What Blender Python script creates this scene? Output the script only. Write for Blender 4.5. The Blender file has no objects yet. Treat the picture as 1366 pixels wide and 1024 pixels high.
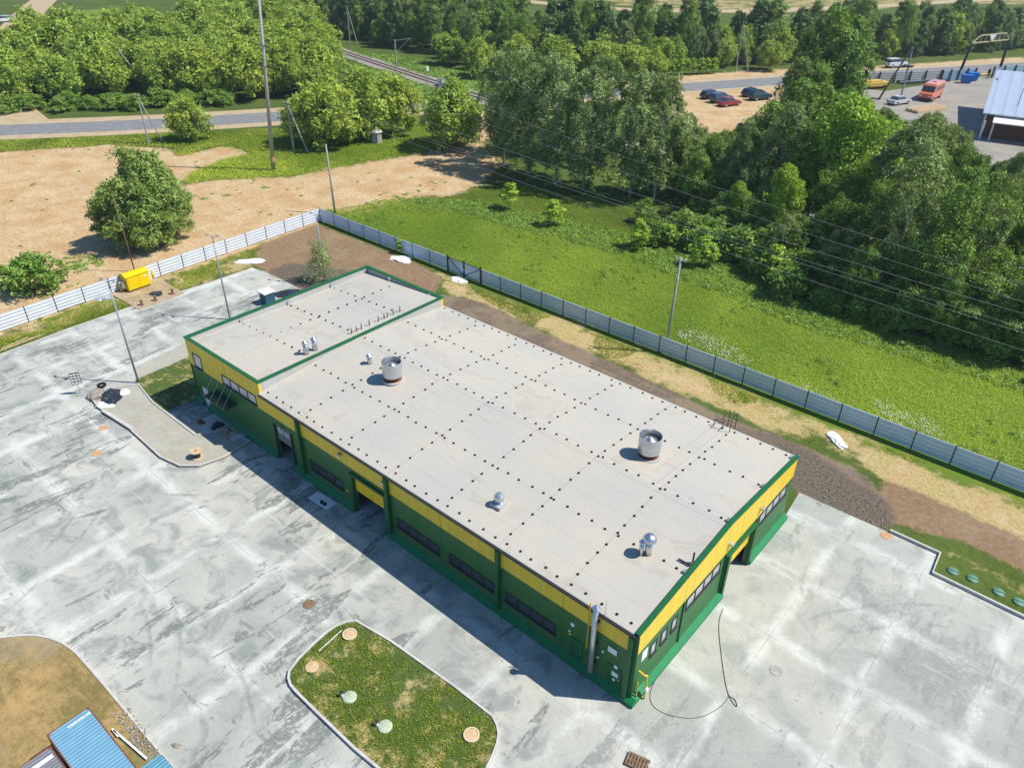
import bpy, bmesh, math, random
import numpy as np
from mathutils import Vector, Matrix
from mathutils.geometry import tessellate_polygon
random.seed(7); RNG = np.random.default_rng(7)
SC = bpy.context.scene; COL = SC.collection
rad = math.radians

# ------------------------------------------------------------ camera, sky, sun, exposure
CAM = np.array([12.2673, -24.9532, 38.8745])
RM = np.array([[0.754922, 0.65577, 0.007671], [-0.357946, 0.402209, 0.842676], [-0.549516, 0.638901, -0.538366]])
FOC = 1008.5147
cd = bpy.data.cameras.new('camera'); cam = bpy.data.objects.new('camera', cd); COL.objects.link(cam)
cd.sensor_width = 36; cd.lens = FOC * 36 / 1366; cd.clip_start = .5; cd.clip_end = 4000
m = Matrix.Identity(4)
for i in range(3):
    m[i][0] = RM[0][i]; m[i][1] = RM[1][i]; m[i][2] = -RM[2][i]; m[i][3] = CAM[i]
cam.matrix_world = m; SC.camera = cam

SUN_AZ, SUN_EL = 35.0, 53.7
w = bpy.data.worlds.new('World'); SC.world = w; w.use_nodes = True
wn = w.node_tree; bg = wn.nodes['Background']
sk = wn.nodes.new('ShaderNodeTexSky'); sk.sky_type = 'NISHITA'; sk.sun_disc = False
sk.sun_elevation = rad(SUN_EL); sk.sun_rotation = rad(90 - SUN_AZ); sk.air_density = 1.0; sk.dust_density = .4; sk.ozone_density = 3.0
tn = wn.nodes.new('ShaderNodeMix'); tn.data_type = 'RGBA'; tn.blend_type = 'MULTIPLY'; tn.inputs[0].default_value = 1; tn.inputs[7].default_value = (.72, 1.02, 1.28, 1)   # clear, deep blue sky
wn.links.new(sk.outputs[0], tn.inputs[6]); wn.links.new(tn.outputs[2], bg.inputs[0]); bg.inputs[1].default_value = 0.085
sd = bpy.data.lights.new('sun', 'SUN'); so = bpy.data.objects.new('sun', sd); COL.objects.link(so)
sd.energy = 4.8; sd.angle = rad(.55); sd.color = (1, .935, .835)
so.rotation_euler = Vector((-math.cos(rad(SUN_EL)) * math.cos(rad(SUN_AZ)), -math.cos(rad(SUN_EL)) * math.sin(rad(SUN_AZ)), -math.sin(rad(SUN_EL)))).to_track_quat('-Z', 'Y').to_euler()
SC.view_settings.view_transform = 'Standard'; SC.view_settings.look = 'None'
SC.view_settings.exposure = 0.3; SC.view_settings.gamma = 1
SC.cycles.max_bounces = 6; SC.cycles.diffuse_bounces = 3; SC.cycles.transmission_bounces = 3; SC.cycles.transparent_max_bounces = 6
SC.cycles.caustics_reflective = False; SC.cycles.caustics_refractive = False

# ------------------------------------------------------------ surveying: photo point -> place on the ground
def ray(x, y): return np.array([(x - 683) / FOC, -(y - 512) / FOC, 1.]) @ RM
def G(x, y, z=0.):
    d = ray(x, y); p = CAM + (z - CAM[2]) / d[2] * d
    return Vector((p[0], p[1], z))
def g2(pts, z=0.): return [tuple(G(x, y, z)[:2]) for x, y in pts]

# ------------------------------------------------------------ materials
def lin(r, g, b):
    return tuple(((v / 255) / 12.92 if v / 255 < .04045 else ((v / 255 + .055) / 1.055) ** 2.4) for v in (r, g, b)) + (1,)
class MT:
    def __init__(s, name):
        s.m = bpy.data.materials.new(name); s.m.use_nodes = True; s.t = s.m.node_tree
        s.b = s.t.nodes['Principled BSDF']; s.out = s.t.nodes['Material Output']
        s.b.inputs['Specular IOR Level'].default_value = .3
    def n(s, ty): return s.t.nodes.new(ty)
    def put(s, sock, v):
        if hasattr(v, 'is_output'): s.t.links.new(v, sock)
        elif v is not None: sock.default_value = v
    def pos(s): return s.n('ShaderNodeNewGeometry').outputs['Position']
    def objco(s): return s.n('ShaderNodeTexCoord').outputs['Object']
    def mapping(s, v, scale=(1, 1, 1), rot=(0, 0, 0), loc=(0, 0, 0)):
        k = s.n('ShaderNodeMapping'); s.put(k.inputs['Vector'], v)
        k.inputs['Scale'].default_value = scale; k.inputs['Rotation'].default_value = rot; k.inputs['Location'].default_value = loc
        return k.outputs[0]
    def noise(s, v, scale=1., detail=4., rough=.55, dist=0.):
        k = s.n('ShaderNodeTexNoise'); s.put(k.inputs['Vector'], v)
        k.inputs['Scale'].default_value = scale; k.inputs['Detail'].default_value = detail
        k.inputs['Roughness'].default_value = rough; k.inputs['Distortion'].default_value = dist
        return k.outputs['Fac']
    def math(s, op, a, b=None, c=None, clamp=False):
        k = s.n('ShaderNodeMath'); k.operation = op; k.use_clamp = clamp
        s.put(k.inputs[0], a); s.put(k.inputs[1], b); s.put(k.inputs[2], c)
        return k.outputs[0]
    def step(s, v, a, b):
        k = s.n('ShaderNodeMapRange'); k.interpolation_type = 'SMOOTHSTEP'; s.put(k.inputs[0], v)
        k.inputs[1].default_value = a; k.inputs[2].default_value = b
        return k.outputs[0]
    def mix(s, f, a, b, mode='MIX'):
        k = s.n('ShaderNodeMix'); k.data_type = 'RGBA'; k.blend_type = mode
        s.put(k.inputs[0], f); s.put(k.inputs[6], a); s.put(k.inputs[7], b)
        return k.outputs[2]
    def attr(s, name):
        k = s.n('ShaderNodeAttribute'); k.attribute_name = name; return k.outputs['Fac']
    def rnd(s): return s.n('ShaderNodeObjectInfo').outputs['Random']
    def sep(s, v):
        k = s.n('ShaderNodeSeparateXYZ'); s.put(k.inputs[0], v); return k.outputs
    def bump(s, h, strength=.4, dist=.05):
        k = s.n('ShaderNodeBump'); k.inputs['Strength'].default_value = strength; k.inputs['Distance'].default_value = dist
        s.put(k.inputs['Height'], h); s.t.links.new(k.outputs[0], s.b.inputs['Normal'])
    def col(s, v): s.put(s.b.inputs['Base Color'], v)
    def rough(s, v): s.put(s.b.inputs['Roughness'], v)
    def metal(s, v): s.b.inputs['Metallic'].default_value = v

M = {}
def plain(name, c, rough=.6, metal=0., var=.12, scale=1.5, bump=0.):
    """a painted or bare surface with a little weathering"""
    k = MT(name); n = k.noise(k.objco(), scale, 6, .65); n2 = k.noise(k.objco(), scale * 9, 3)
    f = k.math('MULTIPLY_ADD', n, .7, k.math('MULTIPLY', n2, .3))
    a = tuple(min(1, v * (1 - var)) for v in c[:3]) + (1,); b = tuple(min(1, v * (1 + var)) for v in c[:3]) + (1,)
    k.col(k.mix(k.step(f, .3, .7), a, b)); k.rough(rough); k.metal(metal)
    if bump: k.bump(n2, bump, .02)
    M[name] = k.m
    return k.m

def wall_mat(name, c):
    k = MT(name); p = k.pos(); x = k.sep(p)
    fx = k.math('FRACT', k.math('MULTIPLY_ADD', x[0], 1 / 5.1, .0)); fy = k.math('FRACT', k.math('MULTIPLY', x[1], 1 / 5.13))
    jx = k.math('MINIMUM', fx, k.math('SUBTRACT', 1., fx)); jy = k.math('MINIMUM', fy, k.math('SUBTRACT', 1., fy))
    nrm = k.sep(k.n('ShaderNodeNewGeometry').outputs['Normal'])
    onx = k.step(k.math('ABSOLUTE', nrm[1]), .4, .6)
    j = k.math('ADD', k.math('MULTIPLY', jx, onx), k.math('MULTIPLY', jy, k.math('SUBTRACT', 1., onx)))
    line = k.math('SUBTRACT', 1., k.step(j, .0045, .0075))
    streak = k.noise(k.mapping(p, (1.2, 1.2, .12)), 1.6, 5, .6)
    cc = k.mix(k.step(streak, .35, .75), c, tuple(v * .86 for v in c[:3]) + (1,))
    rib = k.math('FRACT', k.math('MULTIPLY', x[2], 1 / 1.02)); rj = k.math('MINIMUM', rib, k.math('SUBTRACT', 1., rib))
    cc = k.mix(k.math('MULTIPLY', k.math('SUBTRACT', 1., k.step(rj, .012, .022)), .3), cc, tuple(v * .45 for v in c[:3]) + (1,))
    sp = k.math('MULTIPLY', k.math('SUBTRACT', 1., k.step(k.math('MULTIPLY_ADD', k.noise(p, 2.2, 6, .7), -1.4, x[2]), -.3, .7)), .35); cc = k.mix(sp, cc, lin(120, 122, 104))
    k.col(k.mix(k.math('MULTIPLY', line, .55), cc, tuple(v * .3 for v in c[:3]) + (1,))); k.rough(.42)
    M[name] = k.m
wall_mat('wall_green', (.035, .15, .042, 1)); wall_mat('wall_yellow', (.83, .59, .05, 1))
plain('trim_green', (.012, .115, .038, 1), .45); plain('plinth_green', (.010, .19, .065, 1), .5)
plain('frame_dark', (.035, .037, .042, 1), .45); plain('door_yellow', (.80, .53, .02, 1), .42); plain('door_grey', (.14, .16, .17, 1), .5)
plain('white_paint', (.76, .77, .77, 1), .5, var=.06); plain('black_rubber', (.012, .012, .013, 1), .75); plain('steel', (.62, .64, .66, 1), .32, .9, .1)
plain('galv', (.55, .58, .6, 1), .36, .75, .16, 2.); plain('pole_grey', (.30, .34, .39, 1), .5, .3); plain('concrete_old', (.34, .34, .325, 1), .9, 0, .25, 2., .3)
plain('concrete_kerb', (.50, .49, .46, 1), .9, 0, .15, 1.5); plain('rust', (.20, .065, .03, 1), .8, 0, .3, 6.)
plain('yellow_box', (.86, .56, .005, 1), .4); plain('pipe_yellow', (.75, .45, .02, 1), .45); plain('wood_pale', (.55, .42, .26, 1), .8, 0, .3, 4.)
plain('wood_dark', (.20, .13, .08, 1), .85, 0, .35, 5.); plain('plastic_white', (.80, .80, .80, 1), .5, var=.08); plain('tarp_dark', (.025, .035, .05, 1), .4, 0, .5, 3.)
plain('lid_orange', (.50, .30, .15, 1), .85, 0, .25, 3.); plain('lid_green', (.12, .25, .17, 1), .5, 0, .2, 3.); plain('lid_pale', (.42, .48, .36, 1), .55, 0, .15, 3.)
plain('ring_beige', (.62, .50, .34, 1), .9, 0, .15, 3.); plain('sand_lid', (.56, .40, .24, 1), .9, 0, .15, 4.)
plain('cable_black', (.02, .02, .022, 1), .6); plain('wire_grey', (.48, .50, .49, 1), .5, .2); plain('sign_blue', (.15, .3, .55, 1), .5)
plain('membrane_up', (.43, .43, .41, 1), .8, 0, .12, .5); plain('rubble', (.30, .27, .23, 1), .95, 0, .5, 7., .6)
plain('gravel_dark', (.16, .15, .14, 1), .95, 0, .6, 5., .8); plain('person_clothes', (.03, .035, .045, 1), .8); plain('skin', (.50, .31, .22, 1), .6); plain('gantry_yellow', (.34, .32, .18, 1), .7)
plain('brick_red', (.16, .06, .04, 1), .85, 0, .3, 4.); plain('junk_yellow', (.62, .42, .08, 1), .7); plain('tyre', (.015, .015, .016, 1), .8)
plain('blue_bin', (.01, .15, .50, 1), .5); plain('cabin_blue', (.02, .09, .14, 1), .5)

def glass(name, c, rough=.06):
    k = MT(name); k.col(c); k.rough(rough); k.b.inputs['Specular IOR Level'].default_value = .8; M[name] = k.m
glass('glass_dark', (.045, .06, .07, 1)); glass('glass_canopy', (.02, .05, .035, 1), .2); glass('glass_painted_sky', (.42, .45, .46, 1), .1); glass('lamp_glass', (.7, .7, .68, 1), .2)  # the pale panes carry the sky's reflection in their base colour

def paint(name, c):
    k = MT(name); k.col(c); k.rough(.28); k.b.inputs['Coat Weight'].default_value = .6; k.b.inputs['Specular IOR Level'].default_value = .5; M[name] = k.m
paint('car_red', (.30, .012, .03, 1)); paint('car_black', (.012, .014, .022, 1)); paint('car_navy', (.015, .035, .10, 1)); paint('car_slate', (.06, .10, .16, 1))
paint('car_teal', (.015, .05, .075, 1)); paint('car_white', (.74, .76, .80, 1)); paint('car_silver', (.58, .60, .62, 1)); paint('bus_orange', (.72, .16, .055, 1)); paint('bus_roof', (.80, .34, .25, 1))

# corrugated sheet: ribs run along local x, z carries the wave
def sheet_mat(name, c, pitch=.14, axis=2, dark=.55, rough=.4, metal=.2):
    k = MT(name); x = k.sep(k.objco()); wv = k.math('SINE', k.math('MULTIPLY', x[axis], 2 * math.pi / pitch))
    n = k.noise(k.objco(), 1.2, 5, .65)
    cc = k.mix(k.step(n, .3, .75), c, tuple(v * .82 for v in c[:3]) + (1,))
    k.col(k.mix(k.step(wv, .55, .95), cc, tuple(v * dark for v in c[:3]) + (1,))); k.rough(rough); k.metal(metal); k.bump(wv, .5, .03); M[name] = k.m
sheet_mat('fence_white', (.74, .79, .86, 1), .37, 2, .66, .4, 0.); sheet_mat('fence_blue', (.62, .80, .95, 1), .37, 2, .72, .4, 0.)
sheet_mat('container_blue', (.17, .36, .50, 1), .22, 0, .93, .5, 0.); sheet_mat('container_lilac', (.215, .22, .245, 1), .2, 0, .94, .55, 0.)
sheet_mat('sheet_blue', (.16, .40, .52, 1), .22, 0, .5, .45, .2); sheet_mat('roof_silver', (.66, .72, .80, 1), 2.2, 0, .8, .3, .4)
sheet_mat('fence_slab', (.50, .49, .46, 1), .6, 2, .85, .9, 0.); sheet_mat('fence_sky', (.32, .48, .58, 1), .3, 0, .7, .5, .1)

def roof_mat():
    k = MT('membrane'); p = k.pos(); x = k.sep(p)
    base = k.mix(k.step(k.noise(p, .16, 5, .6), .35, .7), lin(184, 179, 167), lin(175, 173, 166))
    base = k.mix(k.math('MULTIPLY', k.step(k.noise(p, 1.1, 6, .7), .5, .8), .35), base, lin(174, 163, 148))
    base = k.mix(k.math('MULTIPLY', k.step(k.noise(k.mapping(p, (.35, 1.6, 1)), .9, 6, .75), .58, .72), .22), base, lin(150, 143, 135))
    f = k.math('FRACT', k.math('MULTIPLY_ADD', x[1], 1 / 1.71, .03)); j = k.math('MINIMUM', f, k.math('SUBTRACT', 1., f))
    seam = k.math('MULTIPLY', k.math('SUBTRACT', 1., k.step(j, .006, .014)), .22)
    f2 = k.math('FRACT', k.math('MULTIPLY', x[0], 1 / 5.1)); j2 = k.math('MINIMUM', f2, k.math('SUBTRACT', 1., f2))
    seam2 = k.math('MULTIPLY', k.math('SUBTRACT', 1., k.step(j2, .002, .006)), .4)
    base = k.mix(k.math('MAXIMUM', seam, seam2), base, lin(110, 105, 100))
    def ln(ax, at, wd, lo, hi, o=1):
        d = k.math('SUBTRACT', 1., k.step(k.math('ABSOLUTE', k.math('SUBTRACT', x[ax], at)), wd, wd * 2))
        return k.math('MULTIPLY', d, k.math('MULTIPLY', k.step(x[o], lo, lo + .05), k.math('SUBTRACT', 1., k.step(x[o], hi, hi + .05))))
    for vx, vy, vr in ((-28.4, 7.7, 2.0), (-7.7, 12.9, 2.2), (-3, 4.9, 1.2), (-12.4, 2.6, 1.2)):
        dx = k.math('SUBTRACT', x[0], vx); dy = k.math('SUBTRACT', x[1], vy); rr = k.math('SQRT', k.math('ADD', k.math('MULTIPLY', dx, dx), k.math('MULTIPLY', dy, dy)))
        st = k.math('MULTIPLY', k.math('SUBTRACT', 1., k.step(k.math('MULTIPLY_ADD', k.noise(p, .9, 5), vr * .8, rr), vr * .7, vr * 1.25)), .35); base = k.mix(st, base, lin(198, 184, 162))
    pud = k.noise(k.mapping(p, (.6, 1, 1)), .28, 5, .55, .6); rim = k.math('MULTIPLY', k.step(pud, .585, .60), k.math('SUBTRACT', 1., k.step(pud, .60, .64)))
    base = k.mix(k.math('MULTIPLY', rim, .25), base, lin(150, 138, 120)); base = k.mix(k.math('MULTIPLY', k.step(pud, .60, .66), .16), base, lin(160, 152, 142))
    tot = ln(1, 10.75, .015, -35.5, -.4, 0)
    for it in (ln(1, 9.85, .015, -35.5, -.4, 0), ln(0, -5.6, .015, 10.4, 20, 1), ln(0, -6.4, .015, 11.5, 20, 1), ln(1, 13.1, .015, -6.4, -5.6, 0), ln(1, 16.4, .015, -6.4, -5.6, 0)): tot = k.math('MAXIMUM', tot, it)
    base = k.mix(k.math('MULTIPLY', tot, .4), base, lin(120, 112, 104))
    k.col(base); k.rough(.75); k.bump(k.noise(p, 3, 4), .12, .03); M['membrane'] = k.m
roof_mat()

def yard_mat():
    k = MT('yard_concrete'); p = k.pos(); x = k.sep(p)
    warp = k.math('MULTIPLY', k.math('SUBTRACT', k.noise(p, .5, 3), .5), .08)
    ux = k.math('ADD', k.math('MULTIPLY_ADD', x[0], 1 / 5.6, .28), warp); uy = k.math('ADD', k.math('MULTIPLY_ADD', x[1], 1 / 5.9, .35), warp)
    fx = k.math('FRACT', k.math('MULTIPLY_ADD', x[0], 1 / 5.6, .28)); fy = k.math('FRACT', k.math('MULTIPLY_ADD', x[1], 1 / 5.9, .35))
    jx = k.math('MINIMUM', fx, k.math('SUBTRACT', 1., fx)); jy = k.math('MINIMUM', fy, k.math('SUBTRACT', 1., fy)); jm = k.math('MINIMUM', jx, jy)
    wx = k.math('FRACT', ux); wy = k.math('FRACT', uy)
    wj = k.math('MINIMUM', k.math('MINIMUM', wx, k.math('SUBTRACT', 1., wx)), k.math('MINIMUM', wy, k.math('SUBTRACT', 1., wy)))
    # slab-to-slab tone
    cmb = k.n('ShaderNodeCombineXYZ'); k.put(cmb.inputs[0], k.math('FLOOR', k.math('MULTIPLY_ADD', x[0], 1 / 5.6, .28))); k.put(cmb.inputs[1], k.math('FLOOR', k.math('MULTIPLY_ADD', x[1], 1 / 5.9, .35)))
    wnz = k.n('ShaderNodeTexWhiteNoise'); wnz.noise_dimensions = '2D'; k.put(wnz.inputs['Vector'], cmb.outputs[0]); slab = wnz.outputs['Value']
    fine = k.noise(p, 5., 8, .75)
    soft = k.noise(p, .11, 6, .62, .6); mid = k.noise(p, .45, 7, .65, .8)
    base = k.mix(k.step(soft, .3, .68), lin(159, 163, 156), lin(186, 186, 175))
    base = k.mix(k.math('MULTIPLY', k.step(mid, .45, .66), k.math('MULTIPLY_ADD', k.step(x[0], -4, 4), -.3, .75)), base, lin(126, 133, 131))
    base = k.mix(k.math('MULTIPLY', k.step(slab, .45, .95), .35), base, lin(137, 143, 137))
    # swept dust gathering along the joints
    dust = k.math('MULTIPLY', k.math('SUBTRACT', 1., k.step(k.math('MULTIPLY_ADD', k.math('SUBTRACT', k.noise(p, 1.1, 6, .7), .5), .16, wj), .0, .14)), k.step(k.noise(p, .3, 6, .65), .36, .62))
    base = k.mix(k.math('MULTIPLY', dust, .66), base, lin(212, 215, 209))
    # worn dark laitance, dragged in streaks
    st = k.noise(k.mapping(p, (.95, .23, 1), (0, 0, rad(-6))), .75, 9, .72, .5)
    st2 = k.noise(k.mapping(p, (.3, .85, 1), (0, 0, rad(24))), .9, 9, .72, .4)
    reg = k.noise(k.mapping(p, (1, 1, 1), (0, 0, 0), (17, 5, 0)), .075, 3, .5)
    a = k.math('MULTIPLY_ADD', reg, .55, k.math('SUBTRACT', st, .27)); b = k.math('MULTIPLY_ADD', reg, .45, k.math('SUBTRACT', st2, .25))
    worn = k.math('MAXIMUM', k.step(a, .56, .60), k.math('MULTIPLY', k.step(b, .58, .63), .8))
    spk = k.step(k.noise(p, 3.2, 6, .7), .33, .52)
    left = k.math('MULTIPLY_ADD', k.step(x[0], -4, 4), -.62, 1.)
    worn = k.math('MULTIPLY', k.math('MULTIPLY', worn, spk), k.math('MULTIPLY', left, .75))
    base = k.mix(worn, base, k.mix(k.step(mid, .3, .7), lin(84, 91, 91), lin(108, 112, 108)))
    crack = k.math('SUBTRACT', 1., k.step(jm, .0035, .008)); base = k.mix(k.math('MULTIPLY', crack, k.math('MULTIPLY', k.step(k.noise(p, .35, 3), .46, .62), .42)), base, lin(118, 118, 112))
    # tyre tracks: pairs of wide arcs left by turning lorries
    tot = None
    for cx, cy, r0 in ((-30, -28, 13), (-24, -34, 21), (-58, -30, 24), (14, -18, 15), (22, 4, 17), (-44, 2, 11), (8, -34, 26)):
        dx = k.math('SUBTRACT', x[0], cx); dy = k.math('SUBTRACT', x[1], cy); rr = k.math('SQRT', k.math('ADD', k.math('MULTIPLY', dx, dx), k.math('MULTIPLY', dy, dy)))
        for g_ in (0., 1.7):
            d_ = k.math('SUBTRACT', 1., k.step(k.math('ABSOLUTE', k.math('SUBTRACT', rr, r0 + g_)), .10, .17)); tot = d_ if tot is None else k.math('MAXIMUM', tot, d_)
    tw = k.math('MULTIPLY', tot, k.math('MULTIPLY', k.step(k.noise(p, .16, 4), .48, .62), k.step(k.noise(p, 2.5, 5, .7), .3, .6)))
    base = k.mix(k.math('MULTIPLY', tw, .42), base, lin(104, 108, 108))
    # oil drips
    base = k.mix(k.math('MULTIPLY', k.step(k.noise(p, 1.6, 3, .5), .70, .74), .5), base, lin(96, 98, 96))
    # pale tyre scuffs
    sc = k.step(k.noise(k.mapping(p, (.08, 1.7, 1), (0, 0, rad(38))), .8, 7, .6, .2), .62, .66)
    base = k.mix(k.math('MULTIPLY', sc, .35), base, lin(200, 205, 200))
    base = k.mix(k.math('MULTIPLY', k.step(fine, .52, .72), .3), base, lin(140, 145, 139)); base = k.mix(k.math('MULTIPLY', k.step(fine, .46, .30), .3), base, lin(208, 210, 202))
    k.col(base); k.rough(.85); k.bump(k.noise(p, 6, 5), .15, .02); M['yard_concrete'] = k.m
yard_mat()

def paving_mat():
    k = MT('paving'); p = k.pos(); br = k.n('ShaderNodeTexBrick'); k.put(br.inputs['Vector'], k.mapping(p, (1, 1, 1), (0, 0, rad(2))))
    br.inputs['Scale'].default_value = 1.; br.inputs['Brick Width'].default_value = .42; br.inputs['Row Height'].default_value = .21; br.inputs['Mortar Size'].default_value = .018
    br.inputs['Color1'].default_value = lin(170, 168, 154); br.inputs['Color2'].default_value = lin(160, 157, 144); br.inputs['Mortar'].default_value = lin(150, 146, 134)
    k.col(k.mix(k.math('MULTIPLY', k.step(k.noise(p, .4, 6, .7), .4, .7), .5), br.outputs['Color'], lin(178, 177, 168))); k.rough(.9); M['paving'] = k.m
    k = MT('paving_tan'); k.col(k.mix(k.step(k.noise(k.pos(), .8, 6, .7), .35, .7), lin(164, 142, 116), lin(180, 162, 138))); k.rough(.9); M['paving_tan'] = k.m
paving_mat()

def soil_nodes(k, p):
    """colours of the bare kinds of ground: sand, brown dirt, gravel"""
    n1 = k.noise(p, .25, 6, .65); n2 = k.noise(p, 2.2, 6, .7); tr = k.noise(k.mapping(p, (.12, 1.5, 1), (0, 0, rad(8))), .9, 7, .7, .6)
    sand = k.mix(k.step(n1, .3, .7), lin(184, 152, 108), lin(202, 183, 148)); sand = k.mix(k.math('MULTIPLY', k.step(n2, .42, .72), .85), sand, lin(152, 120, 82)); sand = k.mix(k.math('MULTIPLY', k.step(k.noise(p, .9, 8, .75), .58, .7), .55), sand, lin(128, 112, 66))
    sand = k.mix(k.math('MULTIPLY', k.step(tr, .55, .66), .28), sand, lin(162, 130, 92))
    dirt = k.mix(k.step(n2, .3, .7), lin(122, 101, 78), lin(146, 122, 97)); dirt = k.mix(k.math('MULTIPLY', k.step(n1, .45, .65), .5), dirt, lin(152, 134, 108)); dirt = k.mix(k.math('MULTIPLY', k.step(k.noise(p, .9, 7, .7), .55, .7), .5), dirt, lin(100, 82, 62))
    grav = k.mix(k.step(k.noise(p, 7, 4, .8), .35, .65), lin(84, 75, 66), lin(124, 110, 96)); grav = k.mix(k.math('MULTIPLY', k.step(n2, .4, .65), .7), grav, lin(126, 110, 92)); grav = k.mix(k.math('MULTIPLY', k.step(n1, .42, .58), .5), grav, lin(148, 134, 112)); grav = k.mix(k.math('MULTIPLY', k.step(tr, .55, .68), .45), grav, lin(158, 140, 112))
    straw = k.mix(k.step(k.noise(p, 3.5, 6, .75), .3, .7), lin(150, 130, 76), lin(190, 176, 128))
    return sand, dirt, grav, straw
def grass_nodes(k, p):
    n1 = k.noise(p, .13, 5, .6); n2 = k.noise(p, 1.7, 6, .75)
    gr = k.mix(k.step(n1, .3, .7), (.070, .105, .020, 1), (.105, .145, .032, 1)); gr = k.mix(k.math('MULTIPLY', k.step(n2, .4, .75), .7), gr, (.045, .075, .014, 1))
    return gr
def ground_mat():
    k = MT('ground'); p = k.pos(); sand, dirt, grav, straw = soil_nodes(k, p)
    e = k.noise(p, .55, 7, .72); e2 = k.noise(p, 2.0, 6, .7)
    brk = k.math('MULTIPLY_ADD', e, .8, k.math('MULTIPLY_ADD', e2, .5, -.65))
    def wgt(name, lo=.36, hi=.6): return k.step(k.math('ADD', k.attr(name), brk), lo, hi)
    gr = k.mix(k.attr('lush'), grass_nodes(k, p), (.15, .23, .026, 1))
    straw = k.mix(k.math('MULTIPLY', k.step(k.noise(p, .45, 6, .7), .45, .62), .7), straw, sand)
    big = k.math('MULTIPLY_ADD', k.noise(p, .18, 6, .7), 1.5, -.75)
    c = k.mix(k.step(k.math('ADD', k.math('ADD', k.attr('dry'), brk), k.math('MULTIPLY', big, k.step(k.attr('dry'), .05, .3))), .38, .7), gr, straw)
    c = k.mix(wgt('sand'), c, sand); c = k.mix(wgt('dirt'), c, dirt); c = k.mix(wgt('gravel'), c, grav); c = k.mix(wgt('coal'), c, k.mix(k.step(k.noise(p, 4, 6, .8), .35, .65), lin(76, 70, 62), lin(122, 112, 98)))
    k.col(c); k.rough(.95); k.b.inputs['Specular IOR Level'].default_value = .1; k.bump(k.math('ADD', e2, k.noise(p, 7, 5)), .6, .12); M['ground'] = k.m
    k = MT('lawn'); p = k.pos(); _, dirt, _, straw = soil_nodes(k, p)
    dn = k.math('MULTIPLY_ADD', k.noise(p, .55, 5, .7), .6, k.math('MULTIPLY', k.noise(p, 2.6, 6, .75), .4))
    gr = k.mix(k.step(k.noise(p, 5, 5, .8), .3, .7), (.040, .075, .013, 1), (.10, .145, .03, 1))
    k.col(k.mix(k.math('MULTIPLY', k.step(dn, .49, .60), .85), gr, straw)); k.rough(.95); k.bump(k.noise(p, 9, 5), .7, .08); M['lawn'] = k.m
    k = MT('dry_lawn'); p = k.pos(); n = k.math('MULTIPLY_ADD', k.noise(p, .28, 6, .65), .6, k.math('MULTIPLY', k.noise(p, 3, 6, .75), .4))
    wv = k.noise(k.mapping(p, (.4, 2.4, 1), (0, 0, rad(55))), 1.3, 5, .6)
    c = k.mix(k.step(n, .40, .62), lin(118, 108, 64), lin(172, 144, 96)); c = k.mix(k.math('MULTIPLY', k.step(wv, .5, .7), .4), c, lin(178, 152, 104)); c = k.mix(k.math('MULTIPLY', k.step(k.noise(p, .17, 4), .5, .62), .45), c, lin(140, 134, 116))
    k.col(c); k.rough(.95); k.bump(k.noise(p, 8, 5), .6, .06); M['dry_lawn'] = k.m
    k = MT('asphalt'); p = k.pos(); k.col(k.mix(k.step(k.noise(p, .8, 6, .7), .3, .7), lin(112, 114, 118), lin(134, 135, 136))); k.rough(.9); M['asphalt'] = k.m
    k = MT('yard_asphalt'); p = k.pos(); k.col(k.mix(k.step(k.noise(p, .2, 6, .7), .3, .7), lin(136, 132, 124), lin(156, 150, 140))); k.rough(.9); M['yard_asphalt'] = k.m
    k = MT('shoulder'); p = k.pos(); k.col(k.mix(k.step(k.noise(p, .5, 6, .7), .3, .7), lin(164, 144, 112), lin(184, 168, 138))); k.rough(.95); M['shoulder'] = k.m
    k = MT('ballast'); p = k.pos(); k.col(k.mix(k.step(k.noise(p, 3, 5, .8), .3, .7), lin(120, 116, 110), lin(170, 166, 158))); k.rough(.95); M['ballast'] = k.m
ground_mat()

def leaf_mat(name, dark, light, yellow=.25, trans=.2):
    k = MT(name); t = k.attr('tint'); r = k.rnd()
    c = k.mix(t, dark, light); c = k.mix(k.math('MULTIPLY', r, yellow), c, (light[0] * 1.25, light[1] * .98, light[2] * .55, 1))
    k.col(c); k.rough(.55); k.b.inputs['Specular IOR Level'].default_value = .25
    tr = k.n('ShaderNodeBsdfTranslucent'); k.put(tr.inputs[0], k.mix(.5, c, (light[0] * 1.3, light[1] * 1.2, light[2] * .4, 1)))
    ms = k.n('ShaderNodeMixShader'); ms.inputs[0].default_value = trans
    k.t.links.new(k.b.outputs[0], ms.inputs[1]); k.t.links.new(tr.outputs[0], ms.inputs[2]); k.t.links.new(ms.outputs[0], k.out.inputs[0]); M[name] = k.m
leaf_mat('leaf_birch', (.075, .15, .04, 1), (.38, .50, .19, 1)); leaf_mat('leaf_maple', (.05, .125, .02, 1), (.31, .50, .10, 1)); leaf_mat('leaf_bushy', (.10, .20, .045, 1), (.38, .53, .15, 1))
leaf_mat('leaf_bright', (.15, .30, .02, 1), (.44, .64, .08, 1)); leaf_mat('leaf_willow', (.15, .26, .03, 1), (.50, .64, .12, 1))
leaf_mat('leaf_dark', (.05, .115, .036, 1), (.21, .34, .10, 1)); leaf_mat('leaf_grass', (.11, .21, .02, 1), (.48, .58, .075, 1), .2, .35); leaf_mat('leaf_weed', (.10, .22, .03, 1), (.32, .50, .10, 1), .2)
plain('flower_white', (.75, .75, .66, 1), .8); plain('bark', (.10, .085, .07, 1), .9, 0, .3, 4.); plain('bark_birch', (.45, .43, .40, 1), .9, 0, .4, 3.)

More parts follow.
